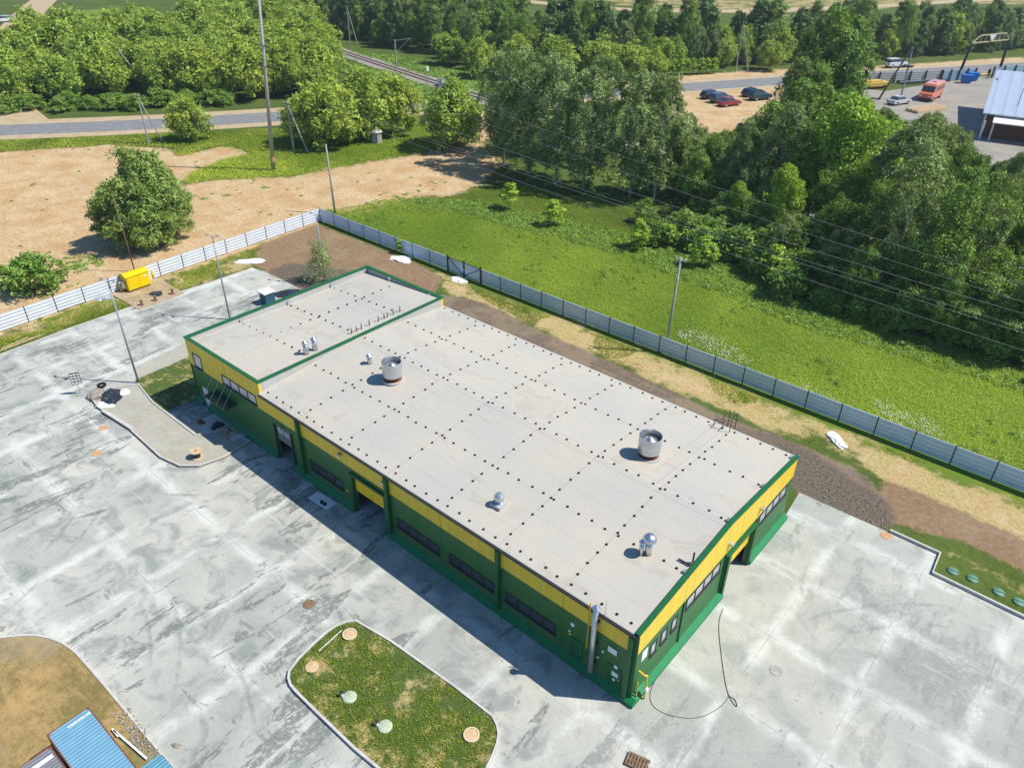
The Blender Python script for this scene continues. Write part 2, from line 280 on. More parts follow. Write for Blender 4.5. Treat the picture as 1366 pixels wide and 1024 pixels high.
# ------------------------------------------------------------ mesh helpers
class MB:
    def __init__(s): s.v = []; s.f = []
    def add(s, vs, fs):
        o = len(s.v); s.v += [tuple(v) for v in vs]; s.f += [tuple(i + o for i in f) for f in fs]; return s
    def box(s, x0, y0, z0, x1, y1, z1):
        return s.add([(x0, y0, z0), (x1, y0, z0), (x1, y1, z0), (x0, y1, z0), (x0, y0, z1), (x1, y0, z1), (x1, y1, z1), (x0, y1, z1)],
                     [(3, 2, 1, 0), (4, 5, 6, 7), (0, 1, 5, 4), (1, 2, 6, 5), (2, 3, 7, 6), (3, 0, 4, 7)])
    def cyl(s, p0, p1, r0, r1=None, n=10, cap=True):
        r1 = r0 if r1 is None else r1; p0, p1 = Vector(p0), Vector(p1); d = (p1 - p0).normalized()
        a = d.orthogonal().normalized(); b = d.cross(a); vs = []
        for p, r in ((p0, r0), (p1, r1)):
            vs += [p + (a * math.cos(2 * math.pi * i / n) + b * math.sin(2 * math.pi * i / n)) * r for i in range(n)]
        fs = [(i, (i + 1) % n, n + (i + 1) % n, n + i) for i in range(n)]
        if cap: fs += [tuple(range(n - 1, -1, -1)), tuple(range(n, 2 * n))]
        return s.add(vs, fs)
    def tube(s, pts, r, n=6):
        for a, b in zip(pts[:-1], pts[1:]): s.cyl(a, b, r, r, n)
        return s
    def sweep(s, pts, r, n=5):
        """one continuous tube"""
        pts = [Vector(p) for p in pts]; vs = []; fs = []
        for i, p in enumerate(pts):
            d = (pts[min(i + 1, len(pts) - 1)] - pts[max(i - 1, 0)]).normalized(); up = Vector((0, 0, 1)) if abs(d.z) < .9 else Vector((1, 0, 0))
            a = d.cross(up).normalized(); b = d.cross(a)
            vs += [p + (a * math.cos(2 * math.pi * j / n) + b * math.sin(2 * math.pi * j / n)) * r for j in range(n)]
        for i in range(len(pts) - 1):
            fs += [(i * n + j, i * n + (j + 1) % n, (i + 1) * n + (j + 1) % n, (i + 1) * n + j) for j in range(n)]
        return s.add(vs, fs)
    def lathe(s, prof, c=(0, 0, 0), n=20):
        vs = []; fs = []
        for r, z in prof: vs += [(c[0] + r * math.cos(2 * math.pi * i / n), c[1] + r * math.sin(2 * math.pi * i / n), c[2] + z) for i in range(n)]
        for k in range(len(prof) - 1): fs += [(k * n + i, k * n + (i + 1) % n, (k + 1) * n + (i + 1) % n, (k + 1) * n + i) for i in range(n)]
        return s.add(vs, fs)
    def prism(s, poly, z0, z1):
        n = len(poly); ar = sum(poly[i][0] * poly[(i + 1) % n][1] - poly[(i + 1) % n][0] * poly[i][1] for i in range(n))
        if ar < 0: poly = poly[::-1]
        tri = tessellate_polygon([[Vector((x, y, 0)) for x, y in poly]])
        vs = [(x, y, z0) for x, y in poly] + [(x, y, z1) for x, y in poly]; fs = [(i, (i + 1) % n, n + (i + 1) % n, n + i) for i in range(n)]
        for t in tri:
            a, b, c = t; (ax, ay), (bx, by), (cx, cy) = poly[a], poly[b], poly[c]
            if (bx - ax) * (cy - ay) - (by - ay) * (cx - ax) < 0: a, c = c, a
            fs += [(n + a, n + b, n + c), (c, b, a)]
        return s.add(vs, fs)
    def profile_y(s, poly, y0, y1, inset=0.):
        """poly in (x,z) swept across y"""
        n = len(poly); vs = [(x, y0, z) for x, z in poly] + [(x, y1, z) for x, z in poly]
        fs = [(i, (i + 1) % n, n + (i + 1) % n, n + i) for i in range(n)] + [tuple(range(n - 1, -1, -1)), tuple(range(n, 2 * n))]
        return s.add(vs, fs)

def obj(name, mb, mat, parent=None, smooth=False, loc=(0, 0, 0), rotz=0., bevel=0.):
    me = bpy.data.meshes.new(name); me.from_pydata(mb.v, [], mb.f); me.validate(); me.update()
    bm = bmesh.new(); bm.from_mesh(me); bmesh.ops.recalc_face_normals(bm, faces=bm.faces); bm.to_mesh(me); bm.free()
    me.materials.append(M[mat] if isinstance(mat, str) else mat)
    if smooth:
        me.polygons.foreach_set('use_smooth', [True] * len(me.polygons))
    o = bpy.data.objects.new(name, me); COL.objects.link(o); o.location = loc; o.rotation_euler = (0, 0, rotz)
    if parent: o.parent = parent
    if bevel:
        b = o.modifiers.new('bevel', 'BEVEL'); b.width = bevel; b.segments = 2; b.limit_method = 'ANGLE'
    return o
def tag(o, label=None, cat=None, group=None, kind=None):
    if label: o['label'] = label
    if cat: o['category'] = cat
    if group: o['group'] = group
    if kind: o['kind'] = kind
    return o
def thing(name, label, cat, loc=(0, 0, 0), rotz=0., group=None):
    o = bpy.data.objects.new(name, None); COL.objects.link(o); o.location = loc; o.rotation_euler = (0, 0, rotz); o.empty_display_size = .3
    return tag(o, label, cat, group)
def dup(root, loc, rotz=0., scale=1., label=None, group=None):
    def cp(o, parent):
        c = o.copy(); COL.objects.link(c)
        if parent: c.parent = parent
        for ch in o.children: cp(ch, c)
        return c
    kids = list(root.children); r = root.copy(); COL.objects.link(r)
    for ch in kids: cp(ch, r)
    r.location = loc; r.rotation_euler = (0, 0, rotz); r.scale = (scale,) * 3 if not hasattr(scale, '__len__') else scale
    if label: r['label'] = label
    if group: r['group'] = group
    return r
def struct(name, mb, mat, **kw): return tag(obj(name, mb, mat, **kw), kind='structure')

# ------------------------------------------------------------ polygon tools
def sdist(P, poly):
    """signed distance (inside positive) of points P (n,2) to polygon"""
    poly = np.array(poly); n = len(poly); d = np.full(len(P), 1e9); ins = np.zeros(len(P), bool)
    for i in range(n):
        a = poly[i]; b = poly[(i + 1) % n]; ab = b - a; t = np.clip(((P - a) @ ab) / (ab @ ab + 1e-12), 0, 1)
        d = np.minimum(d, np.hypot(*(P - a - t[:, None] * ab).T))
        c = (a[1] > P[:, 1]) != (b[1] > P[:, 1]); xx = (b[0] - a[0]) * (P[:, 1] - a[1]) / (b[1] - a[1] + 1e-12) + a[0]; ins ^= c & (P[:, 0] < xx)
    return np.where(ins, d, -d)
def inside(poly, n, rng=RNG):
    a = np.array(poly); lo, hi = a.min(0), a.max(0); out = np.zeros((0, 2))
    while len(out) < n:
        p = rng.uniform(lo, hi, (n * 2, 2)); out = np.vstack([out, p[sdist(p, poly) > 0]])
    return out[:n]
def poisson(poly, r, tries=4000, avoid=None):
    pts = []
    for p in inside(poly, tries):
        if avoid is not None and avoid(p): continue
        if all((p[0] - q[0]) ** 2 + (p[1] - q[1]) ** 2 > r * r for q in pts): pts.append(tuple(p))
    return pts

# ------------------------------------------------------------ the ground
FY0 = 35.90    # line of the blue fence
def FXL(y): return -74.91 - .0419 * y   # line of the white fence
SAND = [g2([(-60, 208), (60, 199), (150, 193), (225, 200), (240, 208), (300, 196), (330, 205), (262, 225), (235, 248), (300, 240), (395, 236), (440, 226), (500, 216), (560, 206), (640, 190), (668, 215), (640, 245), (600, 262), (560, 262), (505, 276), (470, 284), (424, 278), (424, 300), (0, 446), (-200, 520), (-200, 300)]),
        g2([(895, 118), (930, 112), (1040, 112), (1035, 175), (950, 178), (905, 160)]), g2([(565, 165), (650, 150), (665, 185), (600, 195)]), g2([(890, 104), (1000, 94), (1150, 90), (1366, 76), (1366, 88), (1180, 102), (930, 120)])]
DIRT = [g2([(335, 350), (350, 326), (421, 299), (470, 318), (560, 354), (590, 372), (575, 395), (500, 380), (470, 400), (400, 390)]),
        g2([(1185, 640), (1250, 668), (1380, 725), (1500, 790), (1480, 830), (1366, 762), (1290, 722), (1200, 700), (1150, 690)])]
GRAV = [g2([(585, 392), (640, 402), (700, 432), (820, 486), (960, 552), (1080, 598), (1150, 630), (1195, 682), (1190, 706), (1150, 702), (1062, 656), (1050, 600), (800, 560), (585, 430)]),
        g2([(362, 362), (388, 350), (432, 356), (478, 364), (478, 390), (400, 386)])]
DRY = [(.66, g2([(560, 350), (650, 388), (760, 424), (880, 474), (1000, 520), (1100, 560), (1230, 612), (1500, 720), (1500, 790), (1366, 750), (1220, 660), (1080, 598), (900, 530), (700, 440), (600, 395)])),
       (.95, g2([(1110, 590), (1230, 622), (1500, 735), (1500, 800), (1366, 755), (1200, 655)])), (.85, g2([(760, 430), (880, 480), (960, 520), (930, 535), (820, 486), (720, 435)])),
       (.6, g2([(1195, 702), (1366, 775), (1500, 830), (1500, 900), (1366, 800), (1225, 715)])), (.55, g2([(-100, 460), (0, 442), (424, 296), (350, 330), (340, 358), (185, 405), (90, 440), (-100, 500)])),
       (.55, g2([(640, -30), (830, 8), (1100, 20), (1250, 5), (1500, 10), (1500, -60), (640, -60)])), (.5, g2([(860, 5), (1100, 22), (1100, 26), (860, 14)]))]
LUSH = [g2([(425, 282), (520, 268), (640, 270), (830, 310), (960, 345), (1060, 400), (1200, 440), (1400, 500), (1400, 690), (880, 480), (600, 362)]),
        g2([(140, 40), (60, 60), (30, 70), (75, 20), (150, 10)]), g2([(480, 80), (560, 85), (660, 140), (620, 140), (520, 100)]), g2([(240, 215), (330, 185), (640, 165), (640, 185), (500, 212), (380, 238), (250, 242)])]
def build_ground():
    fx = np.arange(-200, 62, 1.0); fy = np.arange(-62, 262, 1.0)
    xs = np.concatenate([[-3000, -1800, -1100, -800, -620], np.arange(-520, -200, 7.), fx, [75, 100, 150, 260, 500, 1000]])
    ys = np.concatenate([[-400, -200, -120, -80], fy, np.arange(268, 560, 8.), [620, 750, 1000, 1600, 2800]])
    X, Y = np.meshgrid(xs, ys, indexing='ij'); P = np.stack([X.ravel(), Y.ravel()], 1); nx, ny = len(xs), len(ys)
    idx = np.arange(nx * ny).reshape(nx, ny); q = np.stack([idx[:-1, :-1], idx[1:, :-1], idx[1:, 1:], idx[:-1, 1:]], -1).reshape(-1, 4)
    me = bpy.data.meshes.new('ground'); me.vertices.add(len(P)); me.vertices.foreach_set('co', np.column_stack([P, np.zeros(len(P))]).ravel().astype(np.float32))
    me.loops.add(q.size); me.loops.foreach_set('vertex_index', q.ravel().astype(np.int32)); me.polygons.add(len(q))
    me.polygons.foreach_set('loop_start', np.arange(0, q.size, 4, dtype=np.int32)); me.update(); me.validate()
    def put(name, polys, soft):
        wv = np.zeros(len(P))
        for e in polys:
            a, pl = e if isinstance(e, tuple) and isinstance(e[0], float) else (1., e)
            wv = np.maximum(wv, a * np.clip(.5 + sdist(P, pl) / soft / 2, 0, 1))
        at = me.attributes.new(name, 'FLOAT', 'POINT'); at.data.foreach_set('value', wv.astype(np.float32))
    put('sand', SAND, 4.5); put('dirt', DIRT, 1.2); put('gravel', GRAV, .8); put('coal', [g2([(1030, 580), (1085, 604), (1128, 636), (1165, 656), (1197, 686), (1190, 705), (1150, 702), (1062, 656), (1045, 612)]), g2([(362, 362), (388, 350), (432, 356), (478, 364), (478, 390), (400, 386)])], 1.7); put('dry', DRY, 1.5); put('lush', LUSH, 2.)
    me.materials.append(M['ground']); o = bpy.data.objects.new('ground', me); COL.objects.link(o); tag(o, kind='structure')
build_ground()

def round_poly(pts, k=2):
    for _ in range(k):
        out = []
        for i in range(len(pts)):
            a, b = pts[i], pts[(i + 1) % len(pts)]; out += [(a[0] * .75 + b[0] * .25, a[1] * .75 + b[1] * .25), (a[0] * .25 + b[0] * .75, a[1] * .25 + b[1] * .75)]
        pts = out
    return pts
def strip(pts, w0, w1=None):
    """polygon along a polyline, offset w0 to the left and w1 to the right"""
    w1 = w0 if w1 is None else w1; L, R_ = [], []
    for i, p in enumerate(pts):
        a = Vector(pts[max(i - 1, 0)]); b = Vector(pts[min(i + 1, len(pts) - 1)]); d = (b - a).normalized(); n = Vector((-d.y, d.x)); p = Vector(p)
        L.append(tuple(p + n * w0)); R_.append(tuple(p - n * w1))
    return L + R_[::-1]

YARD = g2([(-160, 522), (0, 474), (90, 440), (185, 407), (270, 381), (338, 358), (352, 362), (402, 386)]) + [(-50, 13), (-46.9, 12), (-40, 18), (-5, 20), (-.2, 20.9)] + g2([(1045, 692), (1066, 657), (1252, 740), (1242, 766), (1366, 826), (1560, 912)]) + [(60, -10), (70, -75), (-70, -75), (-110, -40)]
struct('concrete_yard', MB().prism(YARD, -.2, .04), 'yard_concrete')
# kerbs of the right-hand edge and the left strip: low raised edgings
KR = g2([(1186, 710), (1252, 740), (1242, 766), (1366, 826), (1560, 912)]); struct('kerb_edging', MB().prism(strip(KR, .16, 0), -.1, .26), 'concrete_kerb')
KL = g2([(-160, 522), (0, 474), (90, 440), (185, 407), (270, 381), (338, 358)]); struct('kerb_edging', MB().prism(strip(KL, .14, 0), -.1, .09), 'concrete_kerb')
# lawn island with its kerb
ISL = round_poly(g2([(483, 828), (455, 832), (430, 848), (386, 892), (383, 912), (398, 930), (500, 1028), (580, 1080), (640, 1050), (664, 1000), (668, 975), (655, 950)]), 1)
def offset(poly, d):
    c = Vector((sum(p[0] for p in poly) / len(poly), sum(p[1] for p in poly) / len(poly))); out = []
    n = len(poly)
    for i in range(n):
        a = Vector(poly[i - 1]); b = Vector(poly[(i + 1) % n]); t = (b - a).normalized(); nn = Vector((t.y, -t.x))
        if nn.dot(Vector(poly[i]) - c) < 0: nn = -nn
        out.append(tuple(Vector(poly[i]) + nn * d))
    return out
def ring(poly, win, z0, z1):
    inn = offset(poly, -win); n = len(poly); vs = [(x, y, z) for z in (z0, z1) for x, y in poly] + [(x, y, z) for z in (z0, z1) for x, y in inn]; fs = []
    for i in range(n):
        j = (i + 1) % n; fs += [(i, j, n + j, n + i), (n + i, n + j, 3 * n + j, 3 * n + i), (3 * n + i, 3 * n + j, 2 * n + j, 2 * n + i)]
    return MB().add(vs, fs)
struct('lawn_island', MB().prism(offset(ISL, -.1), 0, .17), 'lawn'); struct('kerb', ring(ISL, .14, 0, .24), 'concrete_kerb')
# lower-left dry verge
VER = round_poly(g2([(-120, 872), (-40, 858), (20, 848), (60, 848), (96, 862), (130, 900), (180, 960), (240, 1032), (330, 1140), (-200, 1250)]), 1)
struct('dry_verge', MB().prism(offset(VER, -.1), 0, .15), 'dry_lawn'); struct('kerb', ring(VER, .14, 0, .2), 'concrete_kerb')
# paved walk with kerb and the lawn plot beside the offices
PAV = g2([(121, 531), (136, 522), (186, 514), (205, 538), (262, 582), (300, 575), (335, 590), (300, 612), (266, 624), (240, 624), (214, 612), (168, 570), (130, 545)])
struct('paved_path', MB().prism(PAV, 0, .17), 'paving'); struct('kerb', ring(PAV, .13, 0, .26), 'concrete_kerb')
PLOT = g2([(181, 508), (250, 478), (285, 462), (300, 520), (262, 534), (222, 548), (205, 538)]); struct('lawn_plot', MB().prism(PLOT, 0, .13), 'lawn')
PAD = g2([(150, 394), (206, 368), (246, 392), (186, 414)]); struct('paved_pad', MB().prism(PAD, 0, .10), 'paving_tan')
APR = g2([(183, 507), (250, 477), (285, 461), (275, 446), (240, 462), (178, 492)]); struct('paved_apron', MB().prism(APR, 0, .075), 'paving')

# roads beyond
ROAD = [(-230, -50)] + [tuple((Vector(a) + Vector(b)) / 2) for a, b in (((-170.5, 26.6), (-154.1, 20.8)), ((-136, 73), (-126, 66)), ((-87, 162.8), (-80.6, 151.3)), ((-46.6, 227), (-43.3, 215)))] + [(-5, 285), (60, 380)]
def smooth_line(pts, k=3):
    for _ in range(k):
        out = [pts[0]]
        for a, b in zip(pts[:-1], pts[1:]): out += [(a[0] * .75 + b[0] * .25, a[1] * .75 + b[1] * .25), (a[0] * .25 + b[0] * .75, a[1] * .25 + b[1] * .75)]
        pts = out + [pts[-1]]
    return pts
ROAD = smooth_line(ROAD)
struct('road_shoulder', MB().prism(strip(ROAD, 8.2, 7.6), -.05, .012), 'shoulder'); struct('road', MB().prism(strip(ROAD, 4.3), -.04, .03), 'asphalt')
SIDE = smooth_line([tuple(G(x, y)[:2]) for x, y in ((40, 178), (-25, 120), (8, 60), (30, 25), (68, -8), (120, -40))], 2)
struct('side_road', MB().prism(strip(SIDE, 5.5), -.03, .022), 'shoulder')
FARP = [tuple(G(x, y)[:2]) for x, y in ((690, 1), (830, 14), (1000, 16), (1180, 8), (1400, -6))]; struct('far_track', MB().prism(strip(smooth_line(FARP, 2), 5), -.03, .02), 'shoulder')
BASEY = g2([(1108, 112), (1180, 122), (1300, 103), (1420, 98), (1500, 240), (1360, 240), (1290, 205), (1180, 160), (1110, 140)]); struct('depot_yard', MB().prism(BASEY, -.05, .016), 'yard_asphalt')
# railway
RA, RB = Vector((-235, 137.6)), Vector((15, 78.5)); rd = (RB - RA).normalized(); rn = Vector((-rd.y, rd.x))
struct('railway_bed', MB().prism([tuple(RA + rn * 3.4), tuple(RB + rn * 3.4), tuple(RB - rn * 3.4), tuple(RA - rn * 3.4)], -.1, .35), 'ballast')
rt = thing('railway_track', 'straight railway track of dark rails crossing the green strip', 'railway track', (RA.x, RA.y, .35), math.atan2(rd.y, rd.x))
L = (RB - RA).length
for s in (-.9, .9): obj('rail', MB().box(0, s - .09, .1, L, s + .09, .3), 'rust', rt)
sl = MB()
for i in range(int(L / .9)): sl.box(i * .9, -1.6, .0, i * .9 + .3, 1.6, .1)
tag(obj('sleepers', sl, 'concrete_old', rt), kind='stuff')

# ------------------------------------------------------------ the warehouse
LB, LO, WD, H1, HR, H2, YB = 35.7, 11.2, 20.5, 5.75, 6.6, 6.73, 4.05
bld = thing('warehouse_building', 'long green and yellow panel-clad warehouse with a flat beige roof and office end', 'building', (0, 0, 0))
XE = -LB - LO
def pane_cells(u0, u1, v0, v1, holes):
    us = sorted({u0, u1} | {h[i] for h in holes for i in (0, 1) if u0 < h[i] < u1}); vs = sorted({v0, v1} | {h[i] for h in holes for i in (2, 3) if v0 < h[i] < v1}); out = []
    for a, b in zip(us[:-1], us[1:]):
        for c, d in zip(vs[:-1], vs[1:]):
            mu, mv = (a + b) / 2, (c + d) / 2
            if not any(h[0] < mu < h[1] and h[2] < mv < h[3] for h in holes): out.append((a, b, c, d))
    return out
def wall(name, mat, side, u0, u1, v0, v1, holes=()):
    """side: 'front' y=0, 'back' y=WD, 'east' x=0, 'west' x=XE; one mesh with its openings cut out"""
    b = MB(); t = .22
    for a, c, d, e in pane_cells(u0, u1, v0, v1, list(holes)):
        if side == 'front': b.box(a, 0, d, c, t, e)
        if side == 'back': b.box(a, WD - t, d, c, WD, e)
        if side == 'east': b.box(-t, a, d, 0, c, e)
        if side == 'west': b.box(XE, a, d, XE + t, c, e)
    return obj(name, b, mat, bld)
WF = [(-19.8, -15.5, 1.35, 2.25), (-14.6, -10.5, 1.35, 2.25), (-9.6, -5.5, 1.35, 2.25), (-29.9, -25.9, 1.25, 2.15)]
GATE_S, GATE_B, DOOR_B = (-34.2, -32.1, 0., 3.4), (-24.4, -20.85, 0., 3.5), (-45.9, -44.9, 0., 2.1)
WU = [(-46.1, -44.7, 4.1, 5.5), (-41.5, -36.4, 4.2, 5.15)]
WE = [(1.55, 2.25, 2.45, 3.5), (2.7, 3.4, 2.45, 3.5), (3.85, 4.55, 2.45, 3.5), (5.45, 9.75, 3.0, 3.95), (15.2, 19.6, 3.0, 3.95)]; GATE_E = (10.75, 14.3, 0., 3.6)
wall('wall', 'wall_green', 'front', XE + .22, -.22, 0, YB, WF + [GATE_S, GATE_B, DOOR_B]); wall('wall', 'wall_green', 'back', XE + .22, -.22, 0, YB)
wall('wall', 'wall_green', 'east', 0, WD, 0, YB, WE + [GATE_E]); wall('wall', 'wall_green', 'west', 0, WD, 0, YB)
wall('wall', 'wall_yellow', 'front', -LB, -.22, YB, H1 - .12); wall('wall', 'wall_yellow', 'front', XE + .22, -LB, YB, H2 - .1, WU)
wall('wall', 'wall_yellow', 'back', -LB, -.22, YB, H1 - .12); wall('wall', 'wall_yellow', 'back', XE + .22, -LB, YB, H2 - .1); wall('wall', 'wall_yellow', 'west', 0, WD, YB, H2 - .1)
def gable(x0, x1, z0):
    vs = [(x, y, z) for x in (x0, x1) for y, z in ((0, z0), (WD, z0), (WD, H1 + .02), (WD / 2, HR + .06), (0, H1 + .02))]
    return MB().add(vs, [(0, 1, 2, 3, 4), (9, 8, 7, 6, 5)] + [(i, 5 + i, 5 + (i + 1) % 5, (i + 1) % 5) for i in range(5)])
obj('wall', gable(-.22, 0, YB), 'wall_yellow', bld)
# step wall between the roofs (white membrane upstand)
obj('upstand', MB().box(-LB - .2, .22, H1 - .5, -LB, WD - .22, H2 - .1), 'membrane_up', bld)
# roofs
rf = MB(); e = .12
rf.add([(-LB, -e, H1), (-.22, -e, H1), (-.22, WD / 2, HR), (-LB, WD / 2, HR), (-LB, WD + e, H1), (-.22, WD + e, H1)], [(0, 1, 2, 3), (3, 2, 5, 4)])
rf.add([(-LB, -e, H1 - .12), (-.22, -e, H1 - .12), (-.22, WD / 2, HR - .12), (-LB, WD / 2, HR - .12), (-LB, WD + e, H1 - .12), (-.22, WD + e, H1 - .12)], [(3, 2, 1, 0), (4, 5, 2, 3)])
rf.add([(-LB, -e, H1), (-LB, -e, H1 - .12), (-.22, -e, H1 - .12), (-.22, -e, H1), (-LB, WD + e, H1), (-LB, WD + e, H1 - .12), (-.22, WD + e, H1 - .12), (-.22, WD + e, H1)], [(0, 1, 2, 3), (7, 6, 5, 4)])
obj('roof', rf, 'membrane', bld)
ZE, ZW = H2 - .08, H2 - .72     # office roof falls towards the scuppers
of = MB(); of.add([(XE + .22, .22, ZW + .3), (-LB - .2, .22, ZE), (-LB - .2, WD - .22, ZE), (XE + .22, WD - .22, ZW + .1), (XE + .22, WD * .5, ZW), (-LB - .2, WD * .5, ZE)], [(0, 1, 5, 4), (4, 5, 2, 3)])
obj('roof', of, 'membrane', bld)
pu = MB(); pu.box(XE + .22, .22, ZW - .3, XE + .30, WD - .22, H2 - .1); pu.box(XE + .3, WD - .3, ZW - .3, -LB - .2, WD - .22, H2 - .1); obj('upstand', pu, 'membrane_up', bld)
# green cappings
def capping(b): return obj('capping', b, 'trim_green', bld)
capping(MB().box(XE - .06, -.06, H2 - .1, XE + .34, WD + .06, H2)); capping(MB().box(XE + .34, -.06, H2 - .1, -LB - .26, .24, H2)); capping(MB().box(XE + .34, WD - .34, H2 - .1, -LB - .26, WD + .06, H2)); capping(MB().box(-LB - .26, -.06, H2 - .1, -LB + .06, WD + .06, H2))
cb = MB(); vs = [(x, y, z) for x in (-.24, .06) for y, z in ((-.08, H1 + .02), (WD / 2, HR + .06), (WD + .08, H1 + .02), (WD + .08, H1 + .14), (WD / 2, HR + .18), (-.08, H1 + .14))]
cb.add(vs, [(0, 1, 4, 5), (1, 2, 3, 4), (7, 6, 11, 10), (8, 7, 10, 9)] + [(i, (i + 1) % 6, 6 + (i + 1) % 6, 6 + i) for i in range(6)]); capping(cb)
# gutters and downpipes
obj('gutter', MB().box(-LB + .06, -.24, H1 - .2, -.1, -e - .005, H1 - .05), 'frame_dark', bld); obj('gutter', MB().box(-LB + .06, WD + e + .005, H1 - .2, -.1, WD + .24, H1 - .05), 'frame_dark', bld)
for x in (-10.1, -20.45, -30.65, -.35): obj('downpipe', MB().box(x - .13, -.30, .1, x + .13, -.01, H1 - .2), 'trim_green', bld)
for y in (10.35, 5.14, 14.75): obj('corner_trim', MB().box(.0, y - .08, .1, .08, y + .08, YB - .05), 'trim_green', bld)
obj('corner_trim', MB().box(-.28, -.05, .1, .05, -.003, H1 - .1), 'trim_green', bld); obj('corner_trim', MB().box(XE - .05, -.05, .1, XE + .2, -.003, YB), 'trim_green', bld)
# plinth (sloped top ledge), broken at the gates
def plinth_front(x0, x1):
    return obj('plinth', MB().add([(x, y, z) for x in (x0, x1) for y, z in ((-.004, .02), (-.35, .02), (-.35, .3), (-.02, .55), (-.004, .55))], [(0, 1, 2, 3, 4), (9, 8, 7, 6, 5)] + [(i, 5 + i, 5 + (i + 1) % 5, (i + 1) % 5) for i in range(5)]), 'plinth_green', bld)
def plinth_east(y0, y1):
    return obj('plinth', MB().add([(x, y, z) for y in (y0, y1) for x, z in ((.004, .02), (.35, .02), (.35, .3), (.02, .55), (.004, .55))], [(0, 1, 2, 3, 4), (9, 8, 7, 6, 5)] + [(i, 5 + i, 5 + (i + 1) % 5, (i + 1) % 5) for i in range(5)]), 'plinth_green', bld)
for a, b in ((XE - .1, -45.9), (-44.9, -34.35), (-31.95, -24.55), (-20.7, .35)): plinth_front(a, b)
for a, b in ((-.0, 10.55), (14.5, WD + .1)): plinth_east(a, b)
# gate jambs
for x in (-24.55, -20.7): obj('gate_jamb', MB().box(x - .15, -.22, 0.05, x + .15, -.004, 3.7), 'trim_green', bld)
obj('gate_lintel', MB().box(-24.4, -.18, 3.5, -20.85, -.004, 3.7), 'trim_green', bld)
for y in (10.6, 14.45): obj('gate_jamb', MB().box(.004, y - .15, .05, .24, y + .15, 3.8), 'trim_green', bld)
obj('gate_lintel', MB().box(.004, 10.75, 3.6, .2, 14.3, 3.8), 'trim_green', bld)
for x in (-34.28, -32.02): obj('gate_jamb', MB().box(x - .08, -.12, 0.05, x + .08, -.004, 3.45), 'frame_dark', bld)
# sectional doors, half open
def ribbed(name, mat, side, u0, u1, z0, z1, seams):
    b = MB(); us = [u0] + [u0 + (u1 - u0) * i / seams for i in range(1, seams)] + [u1]
    for a, c in zip(us[:-1], us[1:]):
        if side == 'front': b.box(a + .02, .06, z0, c - .02, .12, z1); b.box(a, .08, z0, c, .10, z1)
        else: b.box(-.12, a + .02, z0, -.06, c - .02, z1); b.box(-.10, a, z0, -.08, c, z1)
    return obj(name, b, mat, bld)
ribbed('gate', 'door_yellow', 'front', -24.35, -20.9, 2.1, 3.5, 4); ribbed('gate', 'door_yellow', 'east', 10.8, 14.25, 2.15, 3.6, 4)
gs = obj('gate', MB().box(-34.2, .05, 1.95, -32.1, .12, 3.4), 'door_grey', bld)
for a, b in ((-33.95, -33.2), (-33.05, -32.35)): obj('pane', MB().box(a, .02, 2.75, b, .045, 3.25), 'glass_painted_sky', gs)
bd = obj('door', MB().box(-45.9, .06, .05, -44.9, .12, 2.1), 'white_paint', bld); obj('handle', MB().box(-45.05, -.03, 1.0, -44.97, .055, 1.15), 'frame_dark', bd)
# utility door near the front corner
ud = obj('door', MB().box(-1.75, -.04, .56, -.75, -.004, 2.1), 'trim_green', bld); obj('handle', MB().box(-.9, -.1, 1.2, -.84, -.045, 1.4), 'steel', ud)
ud = obj('door', MB().box(-4.4, -.04, .56, -3.5, -.004, 2.2), 'trim_green', bld); obj('handle', MB().box(-3.65, -.1, 1.2, -3.59, -.045, 1.4), 'steel', ud)
def window(side, h, n, gl='glass_dark'):
    u0, u1, z0, z1 = h; b = MB(); g = MB(); t = .09
    def bx(m_, a, c, d, e_, y0, y1):
        if side == 'front': m_.box(a, y0, d, c, y1, e_)
        else: m_.box(-y1, a, d, -y0, c, e_)
    bx(b, u0, u1, z0, z0 + t, -.04, .08); bx(b, u0, u1, z1 - t, z1, -.04, .08)
    for i in range(n + 1):
        u = u0 + (u1 - u0) * i / n; a = max(u0, u - t / 2) if 0 < i < n else (u0 if i == 0 else u1 - t); bx(b, a, a + t, z0 + t, z1 - t, -.038, .078)
    o = obj('window', b, 'frame_dark', bld)
    bx(g, u0 + t, u1 - t, z0 + t, z1 - t, .0, .04); obj('pane', g, gl, o)
    sl_ = MB(); bx(sl_, u0 - .04, u1 + .04, z0 - .05, z0 - .005, -.1, -.004); obj('sill', sl_, 'frame_dark', o)
for h in WF: window('front', h, 4)
window('front', WU[0], 1, 'glass_painted_sky'); window('front', WU[1], 4, 'glass_painted_sky')
for h in WE: window('east', h, 4 if h[1] - h[0] > 2 else 1, 'glass_painted_sky')
# entrance canopy on tie rods
cn = obj('canopy', MB().box(-43.2, -1.25, 2.75, -39.8, -.01, 2.81), 'glass_canopy', bld)
for x in (-43.0, -42.0, -41.0, -40.0): obj('tie_rod', MB().cyl((x, -1.3, 2.84), (x, -.05, 4.3), .022, n=5), 'wire_grey', cn)
obj('porch_steps', MB().box(-43.9, -1.5, .02, -38.9, -.36, .2), 'concrete_kerb', bld)
